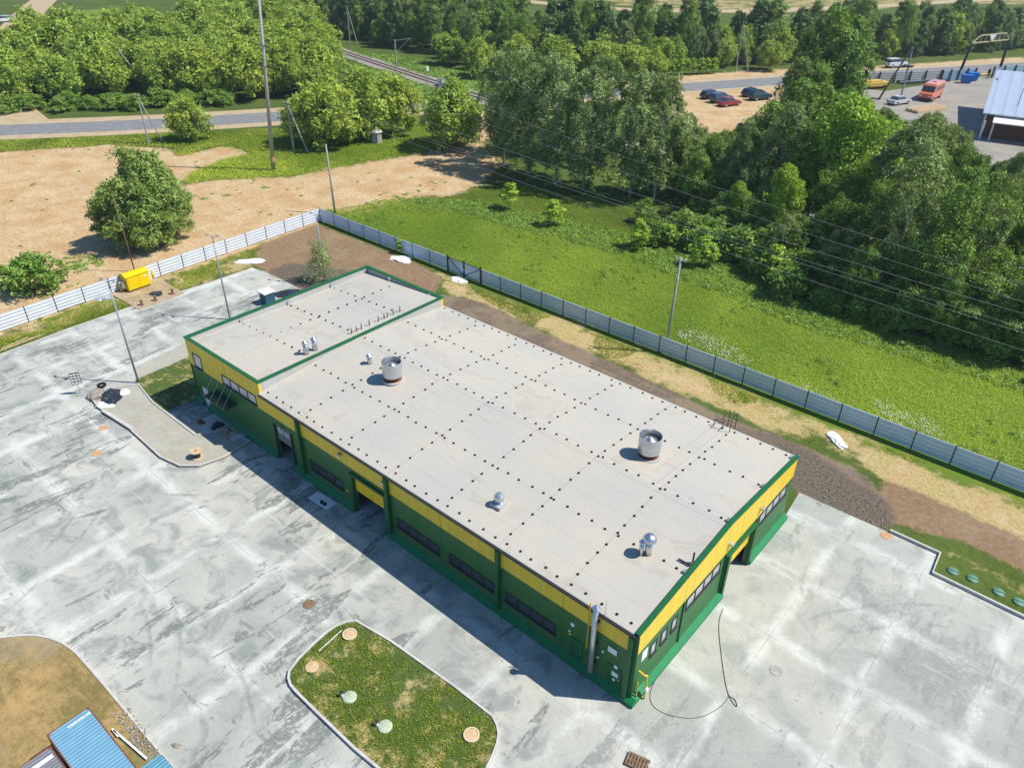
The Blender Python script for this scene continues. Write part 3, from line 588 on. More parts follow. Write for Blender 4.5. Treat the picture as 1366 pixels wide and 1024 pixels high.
# wall bits: lamps, vents, notices
def wall_lamp(side, u, z):
    if side == 'front': b = MB().box(u - .16, -.28, z - .06, u + .16, -.01, z + .1); g = MB().box(u - .13, -.26, z - .1, u + .13, -.06, z - .065)
    else: b = MB().box(.01, u - .16, z - .06, .28, u + .16, z + .1); g = MB().box(.06, u - .13, z - .1, .26, u + .13, z - .065)
    o = obj('wall_lamp', b, 'galv', bld); obj('lens', g, 'lamp_glass', o)
wall_lamp('front', -25.6, 4.82); wall_lamp('front', -20.75, 4.86)
for y in (10.6, 15.0): wall_lamp('east', y, 4.75)
wall_lamp('front', -33.2, 3.6)
for u, z, w_, h_ in ((-1.5, 3.3, .6, .45), (-1.17, 1.5, .42, .36)): obj('notice', MB().box(u - w_ / 2, -.06, z - h_ / 2, u + w_ / 2, -.045, z + h_ / 2), 'white_paint', bld)
obj('notice', MB().box(.004, .62, 2.95, .02, 1.2, 3.75), 'white_paint', bld)
for u, z, r in ((-4.3, 3.3, .14), (-2.1, 2.75, .08), (-1.15, 2.2, .13), (-4.5, 2.6, .07), (-2.4, 2.0, .07), (-1.2, 1.05, .10)): obj('vent_cap', MB().cyl((u, -.09, z), (u, -.004, z), r, n=14), 'white_paint', bld)
obj('warning_plate', MB().box(-25.5, -.02, 1.35, -25.3, -.004, 1.6), 'pipe_yellow', bld); obj('warning_plate', MB().box(-4.55, -.02, 2.2, -4.4, -.004, 2.35), 'pipe_yellow', bld)
# flue and gas pipes
fl = obj('flue', MB().cyl((-2.66, -.32, .75), (-2.66, -.32, 6.15), .16, n=14), 'galv', bld, smooth=True); obj('cap', MB().lathe([(.02, .32), (.24, .12), (.24, .08), (.02, .08)], (-2.66, -.32, 6.1), 14), 'steel', fl)
for z in (1.4, 3.1, 4.9): obj('bracket', MB().box(-2.8, -.3, z, -2.5, -.01, z + .08), 'frame_dark', fl)
obj('gas_pipe', MB().tube([(-3.1, -.25, 2.4), (-3.1, -.25, 5.3), (-3.1, -.25, 6.2)], .035), 'pipe_yellow', bld); obj('lightning_rod', MB().cyl((-2.2, -.1, 4.9), (-2.2, -.1, 6.9), .02, n=6), 'steel', bld)
obj('gas_pipe', MB().tube([(.02, .45, 2.4), (.42, .5, 2.25), (.5, .62, 2.2), (.5, .7, .9), (.5, .7, .04)], .06, 8), 'pipe_yellow', bld); obj('gas_valve', MB().box(.4, .6, .75, .62, .82, 1.05), 'white_paint', bld)
obj('gas_pipe', MB().tube([(.2, .25, .3), (.2, .25, 1.7)], .04, 8), 'pipe_yellow', bld)
# roof ventilators
def zr(y): return H1 + (HR - H1) * (1 - abs(y - WD / 2) / (WD / 2))
def big_vent(x, y):
    z = zr(y); o = obj('roof_ventilator', MB().lathe([(.55, .55), (.55, 0), (.72, .0), (.72, .18), (.55, .22)], (x, y, z), 24), 'rust', bld, smooth=True)
    obj('drum', MB().lathe([(.55, .42), (.78, .5), (.80, .52), (.80, 1.75), (.77, 1.75), (.77, .85), (.74, .85)], (x, y, z), 32), 'galv', o, smooth=False); obj('cowl', MB().lathe([(.01, 1.62), (.72, 1.28), (.72, 1.2), (.01, 1.25)], (x, y, z), 32), 'steel', o, smooth=True)
    obj('curb', MB().lathe([(.9, 0.0), (.88, .12), (.72, .14)], (x, y, z), 24), 'membrane_up', o)
big_vent(-28.42, 7.7); big_vent(-7.71, 12.9)
def mush(x, y, h, r, cap, z=None, mat='steel'):
    z = zr(y) if z is None else z; o = obj('roof_vent', MB().cyl((x, y, z - .05), (x, y, z + h), r, n=16), mat, bld, smooth=True)
    obj('hood', MB().lathe([(.01, .30), (cap, .1), (cap, .02), (.02, .0)], (x, y, z + h + .03), 18), 'steel', o); return o
mush(-31.75, 8.1, .62, .2, .27); mush(-36.62, 5.35, .95, .22, .28, ZE); mush(-36.62, 6.25, .95, .22, .28, ZE)
mush(-3.05, 4.75, .95, .15, .2); o = mush(-2.75, 5.05, 1.0, .22, .1); obj('bulb', MB().lathe([(.02, .55), (.25, .5), (.42, .3), (.42, .15), (.22, -.02)], (-2.75, 5.05, zr(5.05) + 1.0), 20), 'steel', o, smooth=True)
o = mush(-12.42, 2.6, .3, .3, .2, None, 'galv'); obj('bulb', MB().lathe([(.01, .7), (.2, .66), (.34, .48), (.36, .25), (.22, .02)], (-12.42, 2.6, zr(2.6) + .3), 12), 'galv', o); obj('curb', MB().box(-12.85, 2.15, zr(2.6) - .1, -12.0, 3.0, zr(2.6) + .22), 'membrane_up', o)
for y in (10.16, 10.72, 11.28, 12.19, 13.25, 13.94, 14.32, 15.04, 15.85): mush(-36.65, y, .26, .05, .09, ZE, 'frame_dark')
for x, y in ((-LB + .35, 12.2),): pass
# scuppers on the office upstand
for y in (5.3, 10.4, 15.5, 20.0): obj('scupper', MB().box(XE + .3, y - .12, ZW + .05, XE + .42, y + .12, ZW + .45), 'galv', bld)
for x in (-43, -37.2): obj('scupper', MB().box(x - .14, WD - .42, ZW + .3, x + .14, WD - .3, ZW + .65), 'white_paint', bld)
# camera elbow and cable pipe on the near gable, ladder on the far eave
obj('pipe_elbow', MB().tube([(-1.1, 5.75, zr(5.75) + .12), (-.35, 5.75, zr(5.75) + .12), (-.35, 6.1, zr(5.75) + .15), (-.35, 6.1, zr(5.75) + .85)], .06, 8), 'frame_dark', bld)
for y in (5.2, 10.35, 15.35, 20.1): obj('cable_gland', MB().box(-.42, y - .12, zr(y) + .02, -.26, y + .12, zr(y) + .2), 'galv', bld)
ld = obj('roof_ladder', MB().tube([(-5.7, WD + .45, 1.2), (-5.7, WD + .45, H1 + 1.25), (-5.7, WD - .5, H1 + 1.25), (-5.7, WD - .5, H1)], .03), 'frame_dark', bld)
ld2 = obj('rail', MB().tube([(-5.1, WD + .45, 1.2), (-5.1, WD + .45, H1 + 1.25), (-5.1, WD - .5, H1 + 1.25), (-5.1, WD - .5, H1)], .03), 'frame_dark', ld)
rg = MB()
for i in range(18): rg.cyl((-5.7, WD + .45, 1.3 + i * .32), (-5.1, WD + .45, 1.3 + i * .32), .02, n=5)
rg.tube([(-5.7, WD - .5, H1 + .6), (-6.4, WD - .5, H1 + .6), (-6.4, WD - .5, H1)], .03); obj('rungs', rg, 'frame_dark', ld)
# the black fixing caps of the membrane, in rows along the panel seams
fx = []
for y in (.42, 5.14, WD / 2 + .12, 15.38, WD - .35):
    for i in range(35): fx.append((-.75 - i * 1.01 + random.uniform(-.12, .12), y + random.uniform(-.06, .06)))
for i in range(1, 7):
    for j in range(19): fx.append((-5.08 * i + random.uniform(-.05, .05), 1.15 + j * 1.01 + random.uniform(-.15, .15)))
fx = [(x, y, zr(y)) for x, y in fx if -LB + .4 < x < -.5]
def zo(x): return ZW + (ZE - ZW) * (x - XE - .22) / (LO - .42)
for y in (5.25, 10.4, 15.55):
    for j in range(9): x = XE + .8 + j * 1.08; fx.append((x, y, zo(x) + (.1 if y < 8 else .02)))
for j in range(18): x = -41.9; y = 1.1 + j * 1.06; fx.append((x, y, zo(x) + .04))
fx.sort(key=lambda p: (p[0] - CAM[0]) ** 2 + (p[1] - CAM[1]) ** 2)
FPROF = [(.01, .11), (.05, .10), (.085, .05), (.095, -.05)]
f0 = None
for p in fx[:100]:
    if f0 is None: f0 = obj('fixing_cap', MB().lathe(FPROF, n=8), 'black_rubber', bld, loc=p)
    else: c = f0.copy(); COL.objects.link(c); c.parent = bld; c.location = p
b = MB()
for p in fx[100:]: b.lathe(FPROF, p, 8)
tag(obj('fixing_caps', b, 'black_rubber', bld), kind='stuff')

# ------------------------------------------------------------ fences
def fence(name, label, p0, p1, mat, n, hgt=1.85, cat='fence', skip=()):
    d = Vector((p1[0] - p0[0], p1[1] - p0[1])); L_ = d.length; r = thing(name, label, cat, (p0[0], p0[1], 0), math.atan2(d.y, d.x)); s = L_ / n
    pm = obj('panel', MB().box(.04, -.02, .08, s - .04, .02, hgt), mat, r); po = obj('post', MB().box(-.04, -.05, 0, .04, .05, hgt + .04), 'frame_dark', r)
    for i in range(n):
        if i:
            c = pm.copy(); COL.objects.link(c); c.parent = r; c.location = (i * s, 0, random.uniform(-.03, .03))
        c = po.copy(); COL.objects.link(c); c.parent = r; c.location = ((i + 1) * s, 0, 0)
    return r
CORN = (-76.35, 35.72)
fence('metal_fence', 'white corrugated metal fence running beside the sandy field', CORN, (FXL(-38.), -38.), 'fence_white', 24)
fence('metal_fence', 'short blue-grey corrugated fence between the white fence corner and the black framed gate', CORN, (-50.5, FY0 - .25), 'fence_blue', 8)
fence('metal_fence', 'long blue-grey corrugated metal fence along the green meadow past the gate', (-44.9, FY0 - .22), (35.4, FY0 + .18), 'fence_blue', 26)
gt = thing('fence_gate', 'double metal gate with black braced frame in the blue-grey fence', 'gate', (-50.5, FY0 - .25, 0))
for k in range(2):
    x0 = .08 + k * 2.78; lf = obj('gate_leaf', MB().box(x0, -.02, .12, x0 + 2.68, .02, 1.9), 'fence_blue', gt)
    fr = MB(); fr.box(x0, -.07, .08, x0 + 2.68, -.022, .16); fr.box(x0, -.07, 1.86, x0 + 2.68, -.022, 1.94)
    a, c = ((x0, 1.86), (x0 + 2.68, .16)) if k == 0 else ((x0, .16), (x0 + 2.68, 1.86)); fr.cyl((a[0], -.05, a[1]), (c[0], -.05, c[1]), .045, n=6); obj('brace', fr, 'frame_dark', lf)
for x in (0.02, 2.8, 5.58): obj('post', MB().box(x - .1, -.1, 0, x + .1, .06, 2.15), 'frame_dark', gt)
obj('latch', MB().box(2.7, -.16, .95, 2.95, -.1, 1.1), 'steel', gt)

# ------------------------------------------------------------ poles and wires
def lamp_post(px, label, h, loc=None):
    p = G(*px) if loc is None else Vector(loc); r = thing('lamp_post', label, 'lamp post', p, 0, 'lamp posts round the yard')
    obj('pole', MB().cyl((0, 0, 0), (0, 0, h), .10, .055, 12), 'pole_grey', r, smooth=True); obj('base_plate', MB().box(-.2, -.2, 0, .2, .2, .06), 'pole_grey', r)
    for s in (-1, 1): obj('lamp_arm', MB().tube([(0, 0, h - .06), (s * .45, s * .2, h + .08)], .03), 'pole_grey', r)
    for s in (-1, 1): obj('lamp_head', MB().box(s * .6 - .2, s * .25 - .1, h + .06, s * .6 + .2, s * .25 + .1, h + .15), 'galv', r)
    return r
lamp_post((185, 511), 'tall grey lamp post at the tip of the paved walk', 10.6); lamp_post((307, 426), 'grey lamp post standing on concrete behind the office end, beside the portable cabin', 9.6)
lamp_post((434, 378), 'grey lamp post in front of the small young birch', 8.6)
def util_pole(px, h, label, lean=(0, 0), mat='concrete_old', name='utility_pole', arm=True, group='single utility poles', rr=.15):
    p = G(*px); r = thing(name, label, 'utility pole', p, 0, group)
    obj('shaft', MB().cyl((0, 0, -.3), (lean[0], lean[1], h), rr, rr * .7, 10), mat, r, smooth=True)
    if arm:
        obj('crossarm', MB().box(lean[0] - .6, lean[1] - .05, h - .35, lean[0] + .6, lean[1] + .05, h - .24), mat, r)
        for x in (-.5, 0, .5): obj('insulator', MB().cyl((lean[0] + x, lean[1], h - .24), (lean[0] + x, lean[1], h - .02), .05, n=6), 'white_paint', r)
    return r
util_pole((447, 285), 10.0, 'thin concrete pole standing just outside the fence corner', (-.2, 0), 'concrete_old', arm=False); util_pole((887, 470), 10.4, 'weathered pale pole standing behind the blue-grey fence', (.2, .3), 'concrete_old')
util_pole((1019, 333), 7.5, 'thin concrete pole leaning out at the edge of the dark thicket', (1.2, .3), arm=False); util_pole((1085, 190), 9, 'concrete pole half hidden among the tall trees beside the bright maple', (.6, .3), arm=False)
util_pole((180, 362), 9.4, 'thin dark pole rising in front of the lone bushy tree', (.3, -.2), 'wood_dark', arm=False, rr=.08)
mp = thing('transmission_mast', 'very tall grey concrete mast on the grass by the road', 'mast', G(365, 228)); obj('shaft', MB().cyl((0, 0, 0), (1.9, 1.5, 31), .36, .17, 14), 'concrete_old', mp, smooth=True)
for z in (16.5, 19.5): obj('crossarm', MB().box(-2.0 + z * .061, -.06 + z * .048, z, 2. + z * .061, .06 + z * .048, z + .14), 'frame_dark', mp)
obj('warning_band', MB().cyl((.1, .08, 1.6), (.15, .12, 2.4), .37, n=14), 'lid_orange', mp)
def aframe(px, h, label, spread=(2.2, .8), group='braced double poles'):
    p = G(*px); r = thing('braced_pole', label, 'utility pole', p, 0, group)
    obj('shaft', MB().cyl((0, 0, 0), (.1, 0, h), .17, .12, 8), 'concrete_old', r); obj('brace', MB().cyl((spread[0], spread[1], 0), (.15, .02, h - .6), .15, .11, 8), 'concrete_old', r)
    obj('crossarm', MB().box(-.9, -.06, h - .45, 1., .06, h - .32), 'frame_dark', r)
    for x in (-.8, .05, .9): obj('insulator', MB().cyl((x, 0, h - .32), (x, 0, h - .05), .06, n=6), 'white_paint', r)
    return r
aframe((199, 193), 9., 'pale braced pole between the road and the lone bushy tree', (1.3, 2.2)); aframe((392, 203), 8.8, 'pale braced pole right of the tall mast', (2.4, 1.4))
aframe((124, 124), 8.6, 'pale braced pole in the roadside bushes at far left', (1.4, 2.6)); aframe((170, 118), 9.2, 'pale braced pole in bushes by a dry thicket, between other braced poles', (3.6, 3.4))
aframe((981, 97), 12.5, 'tall braced pole by the road behind the parked cars', (2.2, 3.0)); aframe((467, 58), 10.8, 'dark braced pole by the end of the railway line', (1.6, 1.6))
util_pole((1125, 72), 9.5, 'thin pole before the far wood, nearer to the yellow pipe arch', arm=False, group='poles before the far wood'); util_pole((1245 + 80, 68), 10.5, 'thin pole before the far wood, behind the pipe arch', arm=False, group='poles before the far wood')
cp = thing('catenary_pole', 'railway pole with a long braced arm over the tracks', 'railway pole', G(530, 105)); obj('shaft', MB().cyl((0, 0, 0), (0, 0, 9.2), .2, .16, 8), 'concrete_old', cp)
obj('bracket_arm', MB().tube([(0, 0, 9.0), (3.2, 2.6, 9.6)], .07), 'galv', cp); obj('stay', MB().tube([(0, 0, 6.2), (3.0, 2.4, 9.5)], .06), 'galv', cp)
sp = thing('signal_post', 'slim railway signal post with white head', 'railway signal', G(571, 126)); obj('post', MB().cyl((0, 0, 0), (0, 0, 5.3), .12, n=8), 'concrete_old', sp); obj('signal_head', MB().box(-.3, -.25, 5.2, .3, .25, 6.1), 'white_paint', sp)
rc = thing('relay_cabinet', 'pale grey cabinet standing beside the railway track', 'cabinet', G(589, 117)); obj('cabinet_body', MB().box(-.8, -.5, 0, .8, .5, 1.9), 'white_paint', rc, bevel=.04); obj('cabinet_roof', MB().box(-.95, -.62, 1.9, .95, .62, 2.05), 'galv', rc); obj('side_box', MB().box(.82, -.3, .8, 1.8, .3, 1.5), 'white_paint', rc)
cpx = G(447, 285)
def wire(a, b, label, sag=.7):
    pa, pb = (G(*a) if len(a) == 3 and a[2] < 20 else Vector(a)), (G(*b) if len(b) == 3 and b[2] < 20 else Vector(b)); pts = []
    for i in range(25): t = i / 24; p = pa.lerp(pb, t); p.z -= sag * 4 * t * (1 - t); pts.append(p)
    tag(obj('overhead_wire', MB().sweep(pts, .012, 4), 'wire_grey'), label, 'wire', 'overhead wires along the dark trees')
wire((398, 134, 8.4), (1460, 498, 8.4), 'lowest pale overhead wire skirting the edge of the thicket'); wire((400, 124, 8.6), (1460, 466, 8.6), 'upper wire of the close low pair past the thicket'); wire((402, 128, 8.6), (1460, 473, 8.6), 'lower wire of the close low pair past the thicket')
wire((560, 112, 12), (1460, 408, 12), 'topmost of three high wires crossing in front of the birches'); wire((560, 131, 12), (1460, 432, 12), 'middle of three high wires crossing in front of the birches'); wire((560, 158, 12), (1460, 446, 12), 'lowest of three high wires crossing in front of the birches')

# ------------------------------------------------------------ trees
def leaf_cloud(name, P, Nn, size, mat, tint, stretch=1.5, jit=.42, spray=1, srad=.4):
    """many small leaf faces at points P with rough normals Nn, one mesh"""
    rng = RNG
    if spray > 1:      # every point is a twig carrying a flat spray of leaves
        m_ = len(P); Nn = Nn / (np.linalg.norm(Nn, axis=1)[:, None] + 1e-9) + rng.normal(0, .45, (m_, 3)); Nn /= np.linalg.norm(Nn, axis=1)[:, None]
        P = np.repeat(P, spray, 0); Nn = np.repeat(Nn, spray, 0); tint = np.repeat(np.clip(tint + rng.normal(-.04, .30, m_), 0, 1), spray) + rng.normal(0, .08, m_ * spray)
        o_ = rng.normal(0, srad * .55, P.shape); o_ -= Nn * np.sum(o_ * Nn, 1)[:, None] * .8; P = P + o_; P[:, 2] = np.maximum(P[:, 2], .04)
    n = len(P); Nn = Nn + rng.normal(0, jit, (n, 3)); Nn /= np.linalg.norm(Nn, axis=1)[:, None] + 1e-9
    t = np.cross(Nn, rng.normal(0, 1, (n, 3))); t /= np.linalg.norm(t, axis=1)[:, None] + 1e-9; b = np.cross(Nn, t)
    s = (size * rng.uniform(.65, 1.35, n))[:, None]; bend = Nn * s * .25
    V = np.stack([P - t * s * stretch, P - b * s * .8 + bend, P + t * s * stretch, P + b * s * .8 + bend], 1).reshape(-1, 3)
    me = bpy.data.meshes.new(name); me.vertices.add(n * 4); me.vertices.foreach_set('co', V.ravel().astype(np.float32))
    me.loops.add(n * 4); me.loops.foreach_set('vertex_index', np.arange(n * 4, dtype=np.int32)); me.polygons.add(n); me.polygons.foreach_set('loop_start', np.arange(0, n * 4, 4, dtype=np.int32)); me.update()
    at = me.attributes.new('tint', 'FLOAT', 'POINT'); at.data.foreach_set('value', np.repeat(np.clip(tint, 0, 1), 4).astype(np.float32)); me.materials.append(M[mat]); return me
def unit(n, zmin=-1.):
    v = RNG.normal(0, 1, (n, 3)); v /= np.linalg.norm(v, axis=1)[:, None]
    if zmin > -1: v[:, 2] = np.where(v[:, 2] < zmin, -v[:, 2], v[:, 2])
    return v
def lobed(H, R, z0, nl, per, lr=(.3, .46), top=1., flat=1., fuzz=.25):
    """leaf points on ragged lobes that fill an egg-shaped crown"""
    P, N_, T = [], [], []; zc = (z0 + H) / 2; hz = (H - z0) / 2; ph = RNG.uniform(0, 6.28, 3)
    for i in range(nl):
        u = unit(1, -.85)[0]; k = RNG.uniform(.4, .95) ** .7; taper = 1 - .35 * max(0, u[2]) * top; a = math.atan2(u[1], u[0]); k *= 1 + .16 * math.sin(2 * a + ph[0]) + .12 * math.sin(5 * a + ph[1] + 3 * u[2])
        r = min(R * RNG.uniform(*lr), hz * .5); c = np.array([u[0] * (R - r * .6) * k * taper, u[1] * (R - r * .6) * k * taper, zc + u[2] * (hz - r * .6) * min(k, 1.)])
        d = unit(per, -.5); rad_ = np.where(RNG.random(per) < .8, RNG.uniform(.7, 1.02, per), RNG.uniform(.3, 1.35, per)) + RNG.normal(0, fuzz * .3, per)
        p = c + d * (r * rad_)[:, None] * np.array([1, 1, .85 * flat]); p[:, 2] = np.maximum(p[:, 2], .05); P.append(p); N_.append(d + np.array([0, 0, .35])); T.append(np.full(per, RNG.uniform(.05, .85)) + RNG.normal(0, .2, per) + d[:, 2] * .0)
    return np.vstack(P), np.vstack(N_), np.concatenate(T)
def limbs(H, R, z0, r0, n=7):
    b = MB(); top = Vector((RNG.normal(0, .2), RNG.normal(0, .2), H * .8)); mid = Vector((RNG.normal(0, .15), RNG.normal(0, .15), H * .4))
    b.cyl((0, 0, -.2), mid, r0, r0 * .7, 8); b.cyl(mid, top, r0 * .7, r0 * .2, 7)
    for i in range(n):
        t = RNG.uniform(.35, .85); s = Vector((0, 0, 0)).lerp(mid, t * 2) if t < .5 else mid.lerp(top, t * 2 - 1); a = RNG.uniform(0, 6.28); e_ = s + Vector((math.cos(a) * R * .6, math.sin(a) * R * .6, RNG.uniform(.1, .25) * H)); b.cyl(s, e_, r0 * .35, r0 * .1, 5)
    return b
PROTO = {}
def proto(kind, name, mesh, H, R, z0, bark, r0, n=7):
    r = thing(name, None, None, (0, 0, -500)); c = bpy.data.objects.new('crown', mesh); COL.objects.link(c); c.parent = r; obj('trunk', limbs(H, R, z0, r0, n), bark, r)
    PROTO.setdefault(kind, []).append((r, H))
for v in range(5):      # broad maples / lindens
    H, R = 14, 5.0; P, N_, T = lobed(H, R, 1.2, 74, 20, (.12, .24), 1., 1.1); proto('maple', 'broadleaf_tree', leaf_cloud('maple_crown', P, N_, .11, 'leaf_maple', T, 1.4, .4, 9, .55), H, R, 2, 'bark', .22)
for v in range(2):
    H, R = 14, 5.; P, N_, T = lobed(H, R, 1.2, 84, 22, (.12, .25), 1., 1.1); proto('bright', 'broadleaf_tree', leaf_cloud('bright_crown', P, N_, .11, 'leaf_bright', T, 1.4, .4, 9, .55), H, R, 2, 'bark', .22)
def strands(H, R, z0, ns, per, shape, ln0=.2, nb=70):
    """hanging twigs gathered in plumes at the branch ends, with gaps between the plumes"""
    P, N_, T = [], [], []; B = []
    for i in range(nb):
        t = (i + RNG.uniform(0, 1)) / nb; rr = shape(t) * R * RNG.uniform(.25, 1.) ** .6; a = i * 2.4 + RNG.normal(0, .5); lob = 1 + .28 * math.sin(3 * a + 5 * t + v * 2) + .15 * math.sin(7 * a - 9 * t + v)
        B.append((math.cos(a) * rr * lob, math.sin(a) * rr * lob, z0 + (H - z0) * (.1 + .9 * t), t, a, RNG.uniform(0., .9)))
    for i in range(ns):
        bx_, by_, z, t, a, tn_ = B[RNG.integers(nb)]; c = np.array([bx_, by_, z]) + RNG.normal(0, .33, 3) * np.array([1, 1, .8]); ln = RNG.uniform(.06, ln0) * H * (1.1 - t * .85); s = RNG.uniform(0, 1, per); out = np.array([math.cos(a), math.sin(a), 0]) * .5 * s[:, None]
        p = c + out + np.stack([RNG.normal(0, .15, per), RNG.normal(0, .15, per), -ln * s ** 1.2 + RNG.normal(0, .12, per)], 1); p[:, 2] = np.maximum(p[:, 2], .1); P.append(p); N_.append(np.tile([math.cos(a), math.sin(a), .55], (per, 1))); T.append(np.full(per, tn_) + RNG.normal(0, .15, per))
    return np.vstack(P), np.vstack(N_), np.concatenate(T)
for v in range(5):      # weeping birches
    H, R = 17, 3.8; P, N_, T = strands(H, R, 2.4, 500, 4, lambda t: min(1., 2.0 * (1.03 - t) ** .7) * min(1, .7 + t)); proto('birch', 'birch_tree', leaf_cloud('birch_crown', P, N_, .10, 'leaf_birch', T, 1.7, .45, 8, .42), H, R, 3, 'bark_birch', .17, 9)
for v in range(3):      # tall narrow poplars
    H, R = 18, 2.5; P, N_, T = strands(H, R, 2., 420, 4, lambda t: min(1., 1.5 * (1.05 - t) ** .6), .12); P[:, 2] += .6; proto('poplar', 'poplar_tree', leaf_cloud('poplar_crown', P, N_, .11, 'leaf_maple', T, 1.4, .45, 8, .42), H, R, 3, 'bark', .18, 6)
for v in range(5):      # roadside willows, leafy to the ground
    H, R = 9, 4.8; P, N_, T = lobed(H, R, -.6, 90, 18, (.11, .25), .7, 1.4, .8); proto('willow', 'willow_tree', leaf_cloud('willow_crown', P, N_, .13, 'leaf_willow', T, 1.9, .45, 8, .55), H, R, .2, 'bark', .14)
for v in range(2):      # dense bushy tree
    H, R = 12, 5.; P, N_, T = lobed(H, R, -.8, 130, 24, (.10, .22), 1.1, 1.3, .7); proto('bushy', 'birch_tree', leaf_cloud('bushy_crown', P, N_, .10, 'leaf_bushy', T, 1.7, .45, 9, .42), H, R, .2, 'bark_birch', .15, 10)
for v in range(4):      # dark wood trees far off
    H, R = 14, 2.9; P, N_, T = strands(H, R, .4, 260, 4, lambda t: min(1., 1.25 * (1.04 - t) ** .75), .13); proto('wood', 'wood_tree', leaf_cloud('wood_crown', P, N_, .19, 'leaf_dark', T, 1.3, .45, 7, .5), H, R, 1, 'bark', .16, 4)
for v in range(3):      # shrubs and saplings
    H, R = 3, 1.6; P, N_, T = lobed(H, R, -.3, 50, 10, (.16, .32), .8, 1.2, .6); proto('shrub', 'shrub', leaf_cloud('shrub_crown', P, N_, .07, 'leaf_weed', T, 1.6, .45, 7, .25), H, R, .1, 'bark', .04, 5)
for v in range(2):
    H, R = 4, 1.0; P, N_, T = lobed(H, R, .2, 46, 40, (.16, .4), 1.6); proto('sapling', 'sapling', leaf_cloud('sapling_crown', P, N_, .06, 'leaf_bright', T, 1.6), H, R, .3, 'bark', .04, 7)
for v in range(1):
    H, R = 4.5, 1.35; P, N_, T = strands(H, R, .3, 240, 14, lambda t: 1.05 - t, .1, 60); proto('young', 'birch_tree', leaf_cloud('young_crown', P, N_, .05, 'leaf_birch', T), H, R, .3, 'bark_birch', .05, 7)
USED = set()
def tree(kind, p, h, label, cat, group=None, fat=1., var=None):
    ps = PROTO[kind]; i = RNG.integers(len(ps)) if var is None else var; r, H = ps[i]; s = h / H
    o = dup(r, (p[0], p[1], 0), RNG.uniform(0, 6.28), (s * fat, s * fat, s)); tag(o, label, cat, group); return o
def base(px, py): q_ = G(px, py); return (q_.x, q_.y)
# skyline of the near wood as surveyed (direction, highest top)
SKX = [600, 640, 660, 700, 760, 860, 900, 935, 942, 985, 990, 1030, 1036, 1050, 1060, 1112, 1122, 1160, 1190, 1215, 1250, 1272, 1292, 1305, 1330, 1366, 1500]
SKY_ = [100, 70, 55, 60, 72, 78, 90, 118, 178, 172, 150, 150, 80, 30, 18, 18, 95, 128, 150, 160, 150, 165, 150, 195, 215, 205, 200]
def pr(x, y, z):
    d = RM @ (np.array([x, y, z]) - CAM); return 683 + FOC * d[0] / d[2], 512 - FOC * d[1] / d[2]
def fit_h(p, h, w_=2.5):
    while h > 3:
        x, y = pr(p[0], p[1], h); d = w_ * h / 14 * FOC / np.linalg.norm(np.array([p[0], p[1], h]) - CAM)
        if y >= max(np.interp(x - d, SKX, SKY_) - 10, np.interp(x, SKX, SKY_), np.interp(x + d, SKX, SKY_) - 10): return h
        h -= .4
    return 0
# weeping birches behind the meadow
bl = 'weeping birch in the grove between the sandy clearing and the cars'
for x, y, h, f in ((672, 222, 18.5, 1.05), (705, 232, 19, 1.), (742, 244, 18.5, 1.05), (778, 252, 18, 1.05), (840, 262, 18.5, 1.), (872, 266, 19, 1.05), (905, 258, 17.5, 1.), (735, 205, 18, 1.), (800, 215, 17.5, 1.), (690, 205, 18, 1.), (925, 240, 15, 1.)):
    h = fit_h(base(x, y), h, 3.); tree('birch', base(x, y), h, bl, 'birch tree', 'weeping birches behind the meadow', f)
rl = 'weeping birch rising from the dark thicket near the parked cars'
for x, y, h in ((985, 262, 13), (1012, 285, 14), (960, 268, 11), (1040, 290, 14.5), (1030, 250, 13), (975, 290, 11)):
    h = fit_h(base(x, y), h); tree('birch', base(x, y), h, rl, 'birch tree', 'birches by the parked cars')
for x, y, h in ((1052, 205, 20), (1078, 205, 23), (1098, 200, 22), (1112, 215, 19), (1065, 230, 17)): tree('poplar', base(x, y), h, 'tall dark poplar standing above the others beside the bright maple', 'poplar tree', 'tall poplars', 1.1)
tree('bright', base(1112, 318), 19, 'big bright green maple among dark trees', 'maple tree', None, 1.05, 0)
tree('bright', base(1150, 350), 14.5, 'smaller bright green maple in front of the big bright maple', 'maple tree', None, 1.1, 1)
ml = 'dark leafy maple in the dense wood behind the meadow'
FOR = g2([(880, 275), (930, 305), (985, 325), (1035, 372), (1090, 400), (1200, 440), (1366, 492), (1560, 560), (1700, 420), (1500, 290), (1366, 262), (1280, 232), (1180, 200), (1120, 205), (1030, 195), (960, 205), (915, 220)])
def near_rail(p): return abs((Vector(p) - RA).dot(rn)) < 3.2
for p in poisson(FOR, 4.6, 2200, near_rail):
    edge = sdist(np.array([p]), FOR)[0]; h = fit_h(p, RNG.uniform(10.5, 18) * min(1, .55 + edge / 14), 3.5)
    if h < 4: continue
    u_ = RNG.random()
    if u_ < .38: tree('maple', p, h, ml, 'maple tree', 'dark wood behind the meadow', RNG.uniform(.7, .95))
    elif u_ < .80: tree('birch', p, h, 'grey-green birch among the dark maples of the wood', 'birch tree', 'birches within the dark wood', RNG.uniform(.8, 1.05))
    elif u_ < .90: tree('poplar', p, h, 'slim poplar among the dark maples of the wood', 'poplar tree', 'poplars within the dark wood', 1.2)
    else: tree('bright', p, h * .85, 'light green maple scattered within the dark wood', 'maple tree', 'light maples within the dark wood', .75)
for x, y, h in ((1185, 190, 8), (1215, 196, 8), (1260, 205, 9), (1285, 205, 9), (1340, 245, 9.5), (1366, 262, 10)):
    h = max(4., fit_h(base(x, y), h)); tree('birch', base(x, y), h, 'thin birch at the edge of the depot yard', 'birch tree', 'birches edging the depot yard')
